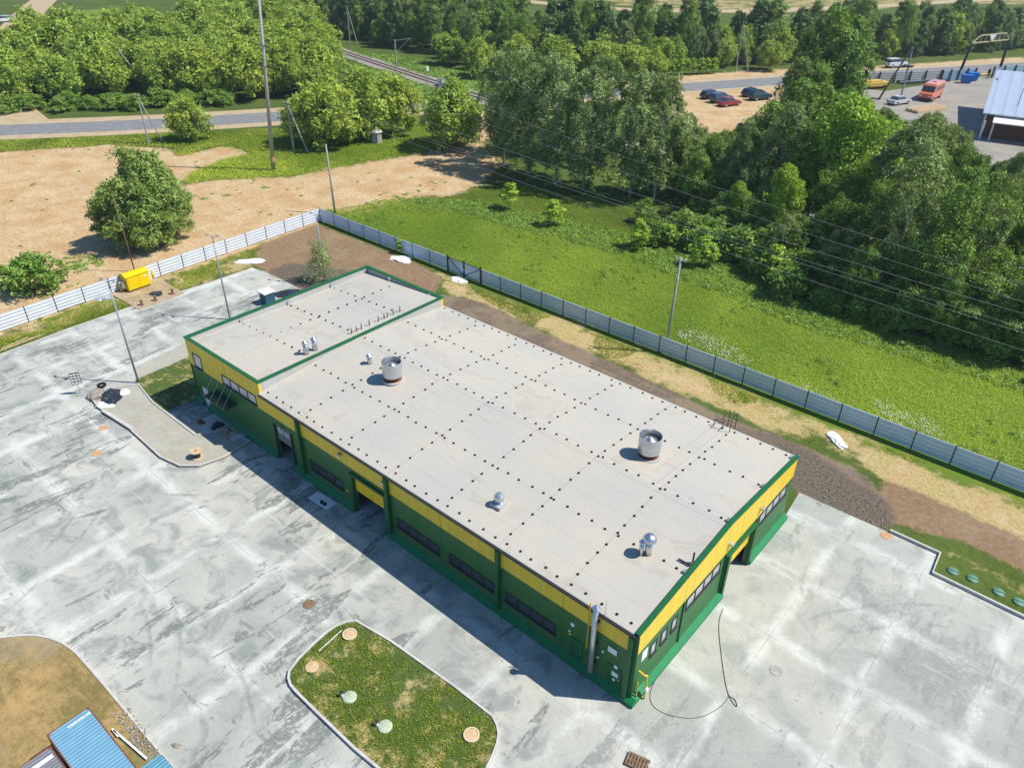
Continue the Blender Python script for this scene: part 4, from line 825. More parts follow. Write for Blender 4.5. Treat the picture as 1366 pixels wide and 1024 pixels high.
# single trees
tree('bushy', base(202, 326), 12.6, 'lone dense bushy tree standing in the sandy field', 'birch tree', None, 1.05, 0); tree('bushy', base(160, 322), 7.5, 'lower grey-green tree leaning against the lone bushy tree', 'birch tree', None, .95, 1); tree('bushy', base(212, 332), 7.5, 'low leafy skirt at the front of the lone bushy tree', 'birch tree', None, 1.1, 0); tree('bushy', base(182, 330), 8.4, 'middle leafy stem of the lone bushy tree group', 'birch tree', None, 1., 1); tree('bushy', base(240, 318), 9., 'lower tree on the sunny flank of the lone bushy tree', 'birch tree', None, .9, 1)
tree('shrub', base(55, 388), 4.9, 'bright leafy bush on the sand outside the white fence', 'bush', None, 1.25); tree('shrub', base(20, 384), 3.0, 'small low bush at the edge of the sandy field', 'bush')
tree('young', base(430, 376), 5.2, 'small young birch on the gravel heap behind the offices', 'birch tree'); tree('sapling', base(533, 338), 2.2, 'tiny sapling against the blue-grey fence by a white bag', 'sapling')
tree('willow', base(256, 188), 7.6, 'round light green willow beside the road, left of the tall mast', 'willow tree', None, 1.0, 0)
for x, y, h, f in ((415, 190, 10, 1.1), (445, 194, 11.5, 1.1), (490, 182, 12, 1.0), (525, 180, 10.5, 1.0)): tree('willow', base(x, y), h, 'yellow-green willow in the clump beside the concrete hut', 'willow tree', 'willow clump by the hut', f)
tree('willow', base(606, 196), 12.2, 'separate rounded willow between the concrete hut and the birches', 'willow tree', None, 1.0, 1)
# roadside willow wood, top left
WIL = g2([(-40, 148), (60, 140), (200, 128), (330, 138), (440, 135), (455, 95), (430, 55), (380, 22), (300, 28), (200, 55), (150, 60), (60, 100), (-40, 120)])
for p in poisson(WIL, 6.4, 2600, lambda p: abs((Vector(p) - RA).dot(rn)) < 5): tree('willow', p, RNG.uniform(6.5, 13.5), 'light green willow in the leafy wood beyond the road', 'willow tree', 'willow wood beyond the road', RNG.uniform(.9, 1.15))
for x in range(10, 300, 22): tree('shrub', base(x + RNG.uniform(-6, 6), 150 - x * .03 + RNG.uniform(-3, 3)), RNG.uniform(2.8, 4), 'low leafy bush in the row edging the road', 'bush', 'bushes edging the road', 1.5)
for x, y, h in ((50, 75, 12), (25, 98, 11), (75, 78, 10)): tree('willow', base(x, y), h, 'willow at the bend of the side road', 'willow tree', 'willows by the side road')
# far wood along the top
FW = g2([(300, 10), (380, 22), (440, 46), (520, 62), (600, 76), (640, 98), (870, 97), (1000, 87), (1060, 84), (1200, 78), (1460, 58), (1460, 48), (1200, 64), (1000, 71), (830, 78), (700, 66), (640, 30), (560, 5), (300, -10)])
def slim(p):
    q_ = pr(p[0], p[1], 0); return abs((Vector(p) - RA).dot(rn)) < 4
for p in poisson(FW, 4.4, 3600, slim):
    k = RNG.choice(['wood', 'poplar', 'birch', 'maple', 'willow'], p=[.38, .16, .14, .12, .20]); h = RNG.uniform(7, 11) if k == 'willow' else RNG.uniform(9.5, 16.5)
    tree(k, p, h, 'yellow-green tree among the dark far wood' if k == 'willow' else 'dark slender tree in the far wood along the road', 'tree', 'light trees of the far wood' if k == 'willow' else 'dark trees of the far wood', {'wood': RNG.uniform(1.1, 1.4), 'poplar': 1.3, 'birch': 1., 'maple': .75, 'willow': .9}[k])
for x, y, h in ((848, 88, 19), (858, 88, 18.5), (912, 88, 20), (780, 95, 17), (1100, 78, 14)): tree('poplar', base(x, y), h, 'tall poplar standing out above the far wood', 'poplar tree', 'tall poplars of the far wood')
for x, y, h in ((600, 88, 9), (640, 104, 9), (690, 104, 10), (740, 106, 10), (800, 104, 10), (840, 104, 9), (870, 102, 7)): tree('willow', base(x, y), h, 'yellow-green willow in front of the dark far wood', 'willow tree', 'willows before the far wood', 1.1)
for i, x in enumerate(range(870, 960, 9)): tree('sapling', base(x, 101 - (x - 870) * .03), 4.5, 'light young tree in the row between the road and the far wood', 'sapling', 'young trees along the far road', 1.3)
tree('shrub', base(1150, 88), 6, 'round dark bush beside the white car on the road', 'bush', None, 1.3); tree('willow', base(1024, 94), 8, 'small yellow-green tree behind the parked cars', 'willow tree')
# bushes along the thicket edge
EDGE = [(900, 318), (960, 340), (1000, 360), (1040, 385), (1090, 408), (1140, 424), (1190, 438), (1240, 452), (1300, 470), (1366, 490), (1440, 514)]
for a, b in zip(EDGE[:-1], EDGE[1:]):
    for t in (.1, .4, .75): tree('shrub', base(a[0] + (b[0] - a[0]) * t, a[1] + (b[1] - a[1]) * t - RNG.uniform(0, 14)), RNG.uniform(2.2, 4.6), 'leafy bush in the thicket at the meadow edge', 'bush', 'thicket bushes', 1.3)
for x, y, h in ((679, 280, 4.6), (738, 302, 4.4), (852, 332, 4.5), (893, 330, 3.6), (934, 356, 4.6), (948, 356, 3.2), (1026, 374, 5.2), (1204, 428, 5.4), (870, 240, 5)): tree('sapling', base(x, y), h, 'light green sapling alone at the edge of the meadow', 'sapling', 'saplings along the meadow', 1.5)
for p in poisson(g2([(820, 300), (900, 290), (960, 300), (1040, 360), (1090, 400), (1060, 410), (980, 372), (900, 340)]), 4.8, 400): tree('shrub', p, RNG.uniform(2.2, 4.2), 'leafy bush in the thicket at the meadow edge', 'bush', 'thicket bushes', 1.2)
for x, y, h in ((1000, 330, 7), (1060, 365, 7.5), (1105, 392, 7), (1170, 418, 8), (1240, 440, 8.5), (1290, 455, 8), (1345, 474, 8), (960, 312, 6), (1030, 350, 6), (1140, 408, 7), (1205, 430, 7.5), (1310, 462, 7)): tree('maple', base(x, y), h, 'low dark maple fronting the dense wood', 'maple tree', 'low maples fronting the wood', 1.25)
# remove the builders' originals
for ps in PROTO.values():
    for r, _ in ps:
        for c in list(r.children): bpy.data.objects.remove(c)
        bpy.data.objects.remove(r)

# ------------------------------------------------------------ grass, weeds, flowers (uncountable)
def pnoise(P, s, seed=0):
    """cheap value noise for clumping"""
    r = np.random.default_rng(seed); k = r.normal(0, 1, (9, 2)) * s; ph = r.uniform(0, 6.28, 9); return np.mean([np.sin(P @ k[i] + ph[i]) for i in range(9)], 0) * 1.5
def blades(name, poly, n, h, wd, mat, cat, label, clump=None):
    P2 = inside(poly, n)
    if clump is not None: P2 = P2[clump(P2)]
    n = len(P2); ang = RNG.uniform(0, 6.28, n); hh = h * RNG.uniform(.5, 1.3, n); lean = RNG.normal(0, .35, (n, 2)) * hh[:, None]; b = np.column_stack([P2, np.zeros(n)])
    t = np.column_stack([np.cos(ang), np.sin(ang), np.zeros(n)]) * (wd * RNG.uniform(.6, 1.4, n))[:, None]; tip = b + np.column_stack([lean, hh])
    V = np.stack([b - t, b + t, tip + t * .25, tip - t * .25], 1).reshape(-1, 3); me = bpy.data.meshes.new(name); me.vertices.add(n * 4); me.vertices.foreach_set('co', V.ravel().astype(np.float32))
    me.loops.add(n * 4); me.loops.foreach_set('vertex_index', np.arange(n * 4, dtype=np.int32)); me.polygons.add(n); me.polygons.foreach_set('loop_start', np.arange(0, n * 4, 4, dtype=np.int32)); me.update()
    k = np.sin(P2[:, 0] * .21) * np.cos(P2[:, 1] * .33 + P2[:, 0] * .1) * .25 + .5
    at = me.attributes.new('tint', 'FLOAT', 'POINT'); at.data.foreach_set('value', np.repeat(np.clip(k + RNG.normal(0, .22, n), 0, 1), 4).astype(np.float32)); me.materials.append(M[mat])
    o = bpy.data.objects.new(name, me); COL.objects.link(o); tag(o, label, cat, None, 'stuff'); return o
MEAD = [p for p in g2([(425, 284), (520, 266), (600, 264), (645, 250), (690, 245), (760, 262), (850, 278), (920, 300), (960, 345), (1060, 396), (1200, 440), (1400, 505), (1520, 560)])] + [(38, FY0 + .4), (-44, FY0 + .2), (-75, FY0 + .2)]
def turf(name, poly, n, hmax, size, mat, label, clump=None):
    P2 = inside(poly, n); k = pnoise(P2, .16, 11) * .5 + pnoise(P2, .6, 12) * .35 + pnoise(P2, 2.2, 13) * .3
    if clump is not None: q_ = clump(P2); P2, k = P2[q_], k[q_]
    n = len(P2); z = hmax * np.clip(.45 + .55 * k, .1, 1.2) * RNG.uniform(.3, 1.2, n); d = np.column_stack([RNG.normal(0, .5, (n, 2)), np.full(n, .8)])
    me = leaf_cloud(name, np.column_stack([P2, z]), d, size, mat, .42 + 1.0 * pnoise(P2, .1, 31) + .45 * pnoise(P2, .4, 32) + .25 * k + RNG.normal(0, .2, n), 2.4, .3); o = bpy.data.objects.new(name, me); COL.objects.link(o); tag(o, label, 'grass', None, 'stuff')
turf('meadow_grass', MEAD, 340000, .40, .032, 'leaf_grass', 'bright green meadow grass between the fence and the trees')
blades('island_grass', offset(ISL, -.25), 15000, .13, .022, 'leaf_grass', 'grass', 'short patchy grass on the kerbed island', lambda P: pnoise(P, 1.2, 3) < .25).location.z = .16
blades('strip_grass', g2([(-60, 462), (0, 446), (150, 395), (340, 332), (345, 345), (250, 384), (90, 436), (0, 470)]), 16000, .16, .03, 'leaf_grass', 'grass', 'rough grass in the strip along the white fence', lambda P: pnoise(P, .5, 4) < .15)
blades('verge_grass', g2([(575, 362), (650, 390), (880, 478), (1100, 566), (1240, 618), (1160, 615), (1080, 590), (950, 540), (700, 428)]), 16000, .18, .03, 'leaf_grass', 'grass', 'sparse grass in the dry strip inside the blue-grey fence', lambda P: pnoise(P, .5, 5) < -.1)
turf('road_grass', g2([(-60, 205), (0, 188), (330, 174), (640, 162), (640, 190), (500, 214), (380, 238), (250, 246), (140, 206)]), 90000, .4, .07, 'leaf_grass', 'tall grass between the road and the sandy field', lambda P: sdist(P, SAND[0]) + 1.2 * pnoise(P, .5, 41) < -.3)
turf('trackside_grass', g2([(430, 66), (480, 70), (560, 80), (650, 108), (660, 150), (590, 150), (500, 112), (440, 92)]), 60000, .7, .13, 'leaf_weed', 'rank green growth beside the railway track', lambda P: np.abs((P - np.array(RA)) @ np.array(rn)) > 2.2)
def mounds(name, poly, nm, per, r, mat, label, cat, size=.07, zs=.6, clump=None):
    C2 = inside(poly, nm)
    if clump is not None: C2 = C2[clump(C2)]
    nm = len(C2); rr = r * RNG.uniform(.5, 1.3, nm); d = unit(nm * per, 0.); c = np.repeat(np.column_stack([C2, np.zeros(nm)]), per, 0); P = c + d * np.repeat(rr, per)[:, None] * RNG.uniform(.6, 1.05, nm * per)[:, None] * np.array([1, 1, zs])
    me = leaf_cloud(name, P, d + np.array([0, 0, .4]), size, mat, np.repeat(RNG.uniform(.1, .9, nm), per) + RNG.normal(0, .15, nm * per)); o = bpy.data.objects.new(name, me); COL.objects.link(o); tag(o, label, cat, None, 'stuff')
mounds('weeds', g2([(640, 268), (740, 292), (830, 310), (960, 342), (1060, 396), (1200, 440), (1366, 492), (1520, 545), (1520, 585), (1366, 525), (1190, 472), (1080, 440), (960, 392), (830, 340), (700, 308), (600, 280), (540, 268)]), 1700, 44, .6, 'leaf_weed', 'lush tall weeds along the edge of the dark wood', 'weeds')
mounds('tall_weeds', MEAD, 1100, 30, .36, 'leaf_maple', 'darker weed clumps standing in the meadow grass', 'weeds', .06, 1.3, lambda P: pnoise(P, .22, 21) > .3)
mounds('undergrowth', g2([(660, 225), (760, 255), (840, 275), (930, 285), (1035, 372), (1200, 436), (1500, 535), (1560, 440), (1300, 260), (1150, 230), (1000, 240), (900, 235)]), 1000, 40, .8, 'leaf_maple', 'shaded undergrowth beneath the dense wood', 'undergrowth', .11)
mounds('scrub', SAND[0], 1100, 26, .42, 'leaf_weed', 'scattered green scrub on the sandy field', 'scrub', .07, .45, lambda P: (pnoise(P, .09, 8) + .35 * pnoise(P, .5, 9) > .5) | (RNG.random(len(P)) < .05))
mounds('low_scrub', g2([(20, 392), (60, 345), (130, 340), (140, 352), (80, 372), (60, 398)]), 120, 30, .4, 'leaf_weed', 'low green scrub round the small bush on the sand', 'scrub', .07, .5)
mounds('low_scrub', g2([(455, 285), (500, 268), (560, 262), (640, 272), (600, 285), (500, 280)]), 160, 30, .4, 'leaf_weed', 'low green scrub where the sand meets the meadow', 'scrub', .07, .5)
mounds('white_flowers', g2([(905, 436), (960, 456), (1040, 490), (1110, 515), (1180, 540), (1262, 576), (1275, 592), (1200, 570), (1100, 533), (1000, 492), (900, 452)]), 620, 6, .45, 'flower_white', 'white wildflowers in the meadow just behind the fence', 'wildflowers', .035, 1.6, lambda P: pnoise(P, .35, 2) > -.05)

# ------------------------------------------------------------ vehicles
def car(px, py, ang, paintm, label, kind='sedan', s=1.28, group=None):
    p = G(px, py); r = thing('parked_car', label, 'car', (p.x, p.y, .03), ang, group); r.scale = (s,) * 3
    L_, W_ = 4.5, 1.76
    lo = [(-2.22, .3), (-2.25, .62), (-2.15, .86), (-1.5, .93), (1.0, .92), (2.0, .76), (2.22, .56), (2.2, .28), (1.75, .24), (-1.8, .24)]
    if kind == 'suv': lo = [(-2.2, .38), (-2.25, .8), (-2.2, 1.05), (-1.4, 1.08), (1.0, 1.06), (2.05, .94), (2.25, .66), (2.22, .36), (1.7, .3), (-1.8, .3)]
    zb = 1.06 if kind == 'suv' else .92; zt = 1.66 if kind == 'suv' else 1.42
    gh = {'sedan': [(-1.75, zb), (-1.05, zt - .03), (.1, zt), (1.05, zb)], 'hatch': [(-2.1, zb), (-1.85, zt - .08), (.15, zt), (1.1, zb)], 'suv': [(-2.15, zb), (-1.95, zt - .06), (.2, zt), (1.1, zb)]}[kind]
    b = obj('body', MB().profile_y(lo, -W_ / 2, W_ / 2), paintm, r, bevel=.09)
    g = MB(); n = 4; ins = .16
    vs = [(x, -W_ / 2 + (.06 if z <= zb else ins + .06), z - .01) for x, z in gh] + [(x, W_ / 2 - (.06 if z <= zb else ins + .06), z - .01) for x, z in gh]
    g.add(vs, [(0, 1, 2, 3), (7, 6, 5, 4), (0, 4, 5, 1), (1, 5, 6, 2), (2, 6, 7, 3), (3, 7, 4, 0)]); obj('windows', g, 'glass_dark', r)
    (xa, za), (xb, zb2) = gh[1], gh[2]; y = W_ / 2 - ins - .02; obj('roof', MB().add([(xa - .06, -y, za - .03), (xb + .08, -y, zb2 - .03), (xb + .08, y, zb2 - .03), (xa - .06, y, za - .03), (xa, -y, za + .03), (xb, -y, zb2 + .03), (xb, y, zb2 + .03), (xa, y, za + .03)], [(3, 2, 1, 0), (4, 5, 6, 7), (0, 1, 5, 4), (1, 2, 6, 5), (2, 3, 7, 6), (3, 0, 4, 7)]), paintm, r)
    for x in (-1.38, 1.4):
        for sgn in (-1, 1):
            wl = obj('wheel', MB().cyl((x, sgn * (W_ / 2 - .2), .32), (x, sgn * (W_ / 2 + .03), .32), .33, n=16), 'tyre', r); obj('rim', MB().cyl((x, sgn * (W_ / 2 + .02), .32), (x, sgn * (W_ / 2 + .045), .32), .2, n=12), 'steel', wl)
    for sgn in (-1, 1):
        obj('headlight', MB().box(2.05, sgn * .62 - .2, .58, 2.26, sgn * .62 + .2, .72), 'lamp_glass', r); obj('tail_light', MB().box(-2.27, sgn * .66 - .16, .66, -2.16, sgn * .66 + .16, .82), 'brick_red', r)
    return r
A1 = math.atan2(145.05 - 138.81, -66.09 + 68.44)
PG = 'cars on the sandy car park'
car(972, 141, A1, 'car_red', 'dark red car nearest in the row on the sandy car park', 'sedan', group=PG); car(961, 136, A1 + .05, 'car_slate', 'slate blue car between the red car and the black one', 'suv', group=PG); car(949, 131, A1, 'car_black', 'black car at the back of the row beside the slate blue one', 'hatch', group=PG)
car(1003, 128, A1 + .1, 'car_navy', 'dark navy hatchback parked apart, nearer the road', 'hatch', group=PG); car(1013, 133, A1 - .1, 'car_teal', 'dark teal car beside the navy hatchback, half under trees', 'suv', group=PG)
road_a = math.atan2(65, 40); car(1194, 90, road_a, 'car_white', 'white car parked on the sandy roadside', 'suv', 1.45); car(1198, 139, A1, 'car_silver', 'silver-white car inside the depot yard beside the orange minibus', 'sedan', 1.3)
car(5, 30, road_a - 2.4, 'car_silver', 'grey car driving on the side road at the top left corner', 'hatch', 1.5)
def minibus(px, py, ang, s):
    p = G(px, py); r = thing('minibus', 'orange minibus with dark windscreen parked in the depot yard', 'minibus', (p.x, p.y, .03), ang); r.scale = (s,) * 3
    prof = [(-3.2, .4), (-3.2, 2.5), (-3.05, 2.62), (1.7, 2.62), (2.05, 2.5), (2.55, 1.5), (3.2, 1.3), (3.3, 1.0), (3.3, .4)]
    obj('body', MB().profile_y(prof, -1.1, 1.1), 'bus_orange', r, bevel=.1); obj('roof', MB().box(-3.1, -1.0, 2.63, 1.75, 1.0, 2.72), 'bus_roof', r, bevel=.04); obj('roof_hatch', MB().box(-.9, -.35, 2.72, -.2, .35, 2.84), 'bus_orange', r)
    obj('windscreen', MB().add([(2.10, -.95, 2.42), (2.10, .95, 2.42), (2.60, 1.0, 1.55), (2.60, -1.0, 1.55), (2.06, -.95, 2.40), (2.06, .95, 2.40), (2.56, 1., 1.53), (2.56, -1., 1.53)], [(0, 1, 2, 3), (7, 6, 5, 4), (0, 4, 5, 1), (1, 5, 6, 2), (2, 6, 7, 3), (3, 7, 4, 0)]), 'glass_dark', r)
    for sg in (-1, 1):
        for k in range(4): obj('side_window', MB().box(-2.9 + k * 1.2, sg * 1.1 - .012, 1.55, -1.85 + k * 1.2, sg * 1.1 + .012, 2.3), 'glass_dark', r)
        obj('headlight', MB().box(3.22, sg * .75 - .2, .8, 3.33, sg * .75 + .2, 1.05), 'lamp_glass', r)
        for x in (-2.0, 2.2): wl = obj('wheel', MB().cyl((x, sg * .9, .42), (x, sg * 1.13, .42), .42, n=16), 'tyre', r); obj('rim', MB().cyl((x, sg * 1.12, .42), (x, sg * 1.15, .42), .24, n=12), 'steel', wl)
    obj('bumper', MB().box(3.28, -1.05, .35, 3.42, 1.05, .6), 'frame_dark', r); return r
minibus(1240, 132, math.atan2(-16, -.2), 1.35)

# ------------------------------------------------------------ depot beyond the trees
def local(o, e1): return Matrix.Translation(o) @ Matrix.Rotation(math.atan2(e1[1], e1[0]), 4, 'Z')
A = G(1304, 185); wb = thing('depot_building', 'depot building with shiny silver metal roof and white-columned end', 'building', A, math.atan2(1.42, 8.02))
DW, DD = 26, 26
obj('wall', MB().box(0.3, 2.2, 0, DW, DD - 2, 4.0), 'brick_red', wb); obj('end_wall', MB().box(.05, 2.0, 0, .28, DD - 2, 4.3), 'white_paint', wb)
obj('roof', MB().add([(-.5, 1.4, 4.6), (DW, 1.4, 4.6), (DW, DD + 6, 8.0), (-.5, DD + 6, 8.0), (-.5, 1.4, 4.35), (DW, 1.4, 4.35), (DW, DD + 6, 7.75), (-.5, DD + 6, 7.75)], [(0, 1, 2, 3), (7, 6, 5, 4), (0, 4, 5, 1), (1, 5, 6, 2), (2, 6, 7, 3), (3, 7, 4, 0)]), 'roof_silver', wb)
obj('porch_roof', MB().add([(1.6, -.9, 3.5), (DW, -.9, 3.5), (DW, 1.9, 4.2), (1.6, 1.9, 4.2), (1.6, -.9, 3.35), (DW, -.9, 3.35), (DW, 1.9, 4.05), (1.6, 1.9, 4.05)], [(0, 1, 2, 3), (7, 6, 5, 4), (0, 4, 5, 1), (1, 5, 6, 2), (2, 6, 7, 3), (3, 7, 4, 0)]), 'white_paint', wb)
for x in (.3, 1.9): obj('column', MB().cyl((x, -.4, 0), (x, -.4, 3.5), .16, n=8), 'white_paint', wb)
obj('roof_antenna', MB().tube([(5.0, 8, 5.3), (5.0, 8, 8.5), (5.4, 8.4, 9.2)], .06), 'frame_dark', wb)
obj('wall', MB().box(.05, DD - 2, 0, .3, DD + 4, 7.4), 'concrete_old', wb)
def slabfence(label, a, b, mat, n, h=2.6, post='frame_dark'):
    pa, pb = G(*a), G(*b); d = pb - pa; s = d.length / n; r = thing('concrete_fence' if mat == 'fence_slab' else 'panel_fence', label, 'fence', pa, math.atan2(d.y, d.x))
    for i in range(n): obj('panel', MB().box(i * s + .1, -.06, .05, (i + 1) * s - .1, .06, h), mat, r)
    for i in range(n + 1): obj('post', MB().box(i * s - .1, -.35, 0, i * s + .1, .1, h + .25), post, r)
slabfence('grey concrete slab fence between the road and the depot yard', (1108, 114), (1252, 109), 'fence_slab', 7); slabfence('pale blue panel fence beside the pipe arch', (1254, 109), (1298, 106), 'fence_sky', 4); slabfence('grey panel fence behind the silver roofed depot building', (1322, 104), (1420, 97), 'fence_sky', 7)
ga = thing('pipe_arch', 'yellowish lattice pipe arch on dark posts over the depot entrance', 'pipe bridge', G(1277, 105)); e_ = G(1332, 98) - G(1277, 105); u_ = e_.normalized()
for k in (0, 1): q_ = e_ * k; obj('post', MB().cyl((q_.x, q_.y, 0), (q_.x + u_.x * 1.6 * (1 if k == 0 else -.2), q_.y + u_.y * 1.6 * (1 if k == 0 else -.2), 8.6), .38, .3, 8), 'frame_dark', ga)
lt = MB(); a0 = u_ * 1.5; a1 = e_ - u_ * .4
for z in (8.5, 10.2): lt.tube([(a0.x, a0.y, z), (a1.x, a1.y, z)] if z < 9 else [(a0.x + u_.x * 3, a0.y + u_.y * 3, z), (a1.x - u_.x * 2, a1.y - u_.y * 2, z)], .2)
lt.tube([(a0.x, a0.y, 8.5), (a0.x + u_.x * 3, a0.y + u_.y * 3, 10.2)], .2); lt.tube([(a1.x, a1.y, 8.5), (a1.x - u_.x * 2, a1.y - u_.y * 2, 10.2)], .2)
for i in range(8): t = i / 8; p0 = a0.lerp(a1, t + .06); p1 = a0.lerp(a1, t + .14); lt.tube([(p0.x, p0.y, 8.5), (p1.x, p1.y, 10.2)], .1, 5)
obj('lattice', lt, 'gantry_yellow', ga); q_ = a0.lerp(a1, .5); obj('warning_sign', MB().add([(q_.x - u_.x * 1.2, q_.y - u_.y * 1.2, 10.1), (q_.x + u_.x * 1.2, q_.y + u_.y * 1.2, 10.1), (q_.x, q_.y, 8.6), (q_.x - u_.x * 1.2 + .3, q_.y - u_.y * 1.2 - .2, 10.1), (q_.x + u_.x * 1.2 + .3, q_.y + u_.y * 1.2 - .2, 10.1), (q_.x + .3, q_.y - .2, 8.6)], [(0, 2, 1), (3, 4, 5), (0, 1, 4, 3), (1, 2, 5, 4), (2, 0, 3, 5)]), 'white_paint', ga)
def bin_(px, py, label):
    r = thing('waste_bin', label, 'bin', G(px, py), .6, 'blue waste bins'); obj('tub', MB().add([(-1, -.7, .15), (1, -.7, .15), (1, .7, .15), (-1, .7, .15), (-1.3, -.95, 1.9), (1.3, -.95, 1.9), (1.3, .95, 1.9), (-1.3, .95, 1.9)], [(3, 2, 1, 0), (0, 1, 5, 4), (1, 2, 6, 5), (2, 3, 7, 6), (3, 0, 4, 7), (4, 5, 6, 7)]), 'blue_bin', r); obj('lid', MB().box(-1.35, -1.0, 1.91, 1.35, 1.0, 2.05), 'blue_bin', r)
bin_(1288, 111, 'blue waste bin nearer the minibus, left of its twin'); bin_(1296, 108, 'blue waste bin nearer the depot entrance, right of its twin')
sl_ = thing('steel_beam_stack', 'grey steel beams stacked along the slab fence', 'beam stack', G(1200, 112), road_a)
for i in range(3): obj('beam', MB().box(0, -1.2 + i * .8, 0.02, 15, -.6 + i * .8, .5 + .1 * i), 'galv' if i % 2 else 'frame_dark', sl_)
for (x, y, m_, lab, d) in ((1165, 118, 'junk_yellow', 'yellow machine frame lying by the slab fence', (7, 2, 1.6)), (1146, 118, 'rust', 'rusty scrap trailer beside the yellow machine frame', (6, 2, 1.3)), (1132, 116, 'cabin_blue', 'green-grey scrap container at the end of the slab fence', (4, 2.4, 2.2))):
    r = thing('scrap_machine', lab, 'scrap', G(x, y), road_a, 'scrap beside the slab fence'); b = MB().box(-d[0] / 2, -d[1] / 2, .5, d[0] / 2, d[1] / 2, d[2]); obj('frame', b, m_, r, bevel=.1); obj('deck', MB().box(-d[0] / 2 + .4, -d[1] / 2 + .2, d[2] + .01, d[0] / 4, d[1] / 2 - .2, d[2] + .35), m_, r)
    for xx in (-d[0] / 3, d[0] / 3): obj('wheel', MB().cyl((xx, -d[1] / 2 - .1, .45), (xx, d[1] / 2 + .1, .45), .45, n=12), 'tyre', r)
r = thing('timber_stack', 'pale timber boards stacked below the minibus', 'timber stack', G(1236, 147), 1.2)
for i in range(6): obj('board', MB().box(-5, -1.6 + i * .55, .02, 5, -1.15 + i * .55, .5 + (i % 2) * .2), 'wood_pale', r)
# leaning double pole with platform
r = thing('braced_pole', 'dark braced pole with transformer platform at the depot corner', 'utility pole', G(1172, 133)); tp = G(1191, 88, 0) - G(1172, 133); hh = 11.5
obj('shaft', MB().cyl((0, 0, 0), (3.4, 3.4, hh), .24, .18, 8), 'wood_dark', r); obj('brace', MB().cyl((3.8, 3.6, 0), (3.5, 3.5, hh), .22, .16, 8), 'concrete_old', r); obj('platform', MB().box(2.4, 2.6, 7.2, 4.6, 4.4, 7.5), 'frame_dark', r); obj('crossarm', MB().box(2.2, 3.3, hh - .8, 4.8, 3.5, hh - .6), 'frame_dark', r)

# a person by the depot entrance
def person(px, py, s):
    me = bpy.data.meshes.new('person'); V = [(0, 0, .95), (0, 0, 1.2), (0, 0, 1.45), (0, 0, 1.56), (0, .02, 1.68), (.1, 0, .9), (.11, .1, .5), (.12, .0, .06), (-.1, 0, .9), (-.11, -.12, .5), (-.12, -.22, .08), (.2, 0, 1.42), (.26, -.06, 1.14), (.25, .06, .9), (-.2, 0, 1.42), (-.26, .05, 1.14), (-.25, .12, .9), (.12, .14, .04), (-.12, -.1, .04)]
    E_ = [(0, 1), (1, 2), (2, 3), (3, 4), (0, 5), (5, 6), (6, 7), (7, 17), (0, 8), (8, 9), (9, 10), (10, 18), (2, 11), (11, 12), (12, 13), (2, 14), (14, 15), (15, 16)]; rr = [.15, .15, .15, .06, .1, .1, .075, .05, .1, .075, .05, .07, .05, .04, .07, .05, .04, .04, .04]
    me.from_pydata(V, E_, []); o = bpy.data.objects.new('person', me); COL.objects.link(o); sk_ = o.modifiers.new('skin', 'SKIN'); o.modifiers.new('sub', 'SUBSURF').levels = 1
    for i, v in enumerate(me.skin_vertices[0].data): v.radius = (rr[i], rr[i]); v.use_root = (i == 0)
    me.materials.append(M['person_clothes']); o.location = G(px, py); o.scale = (s,) * 3; tag(o, 'person in dark clothes walking by the depot entrance', 'person')
    obj('hair', MB().lathe([(.01, .14), (.08, .11), (.115, .02), (.11, -.04)], (0, .01, 1.70), 10), 'cable_black', o)
person(1317, 105, 1.45)

# ------------------------------------------------------------ small things in the yard
r = thing('concrete_hut', 'small concrete hut with a pitched roof on the grass', 'hut', G(503, 191), .5); obj('wall', MB().lathe([(1.05, 0), (1.05, 2.1)], n=6), 'concrete_old', r); obj('roof', MB().lathe([(1.3, 2.1), (1.25, 2.2), (.15, 2.75), (.01, 2.76)], n=6), 'concrete_kerb', r); obj('pipe_cap', MB().cyl((0, 0, 2.7), (0, 0, 2.95), .16, n=8), 'concrete_old', r)
# yellow box on the pad
p = G(184, 384); r = thing('yellow_cabinet', 'bright yellow metal box standing on the tan paved pad', 'cabinet', (p.x, p.y, .1), rad(92))
obj('body', MB().box(-1.35, -.75, .18, 1.35, .75, 1.85), 'yellow_box', r, bevel=.03); obj('roof', MB().add([(-1.45, -.85, 1.86), (1.45, -.85, 1.86), (1.45, .85, 1.86), (-1.45, .85, 1.86), (-1.4, -.1, 2.1), (1.4, -.1, 2.1), (1.4, .1, 2.1), (-1.4, .1, 2.1)], [(3, 2, 1, 0), (4, 5, 6, 7), (0, 1, 5, 4), (1, 2, 6, 5), (2, 3, 7, 6), (3, 0, 4, 7)]), 'yellow_box', r)
for x in (-1.1, 1.1): obj('foot', MB().box(x - .1, -.7, 0, x + .1, .7, .18), 'frame_dark', r)
obj('door', MB().box(-1.2, -.79, .3, -.05, -.755, 1.75), 'yellow_box', r); obj('door', MB().box(.05, -.79, .3, 1.2, -.755, 1.75), 'yellow_box', r); obj('badge', MB().box(.75, -.805, 1.35, 1.0, -.795, 1.55), 'white_paint', r); obj('regulator', MB().box(-1.75, -.3, .5, -1.38, .3, 1.3), 'galv', r)
for x, y, lab in ((163, 390, 'short yellow bollard left of the bright yellow metal box'), (205, 372, 'short yellow bollard right of the bright yellow metal box')): q_ = G(x, y); r = thing('bollard', lab, 'bollard', (q_.x, q_.y, .06), 0, 'yellow bollards'); obj('post', MB().cyl((0, 0, 0), (0, 0, 1.15), .11, n=12), 'pipe_yellow', r, smooth=True); obj('cap', MB().lathe([(.12, 1.15), (.1, 1.22), (.01, 1.25)], n=12), 'white_paint', r)
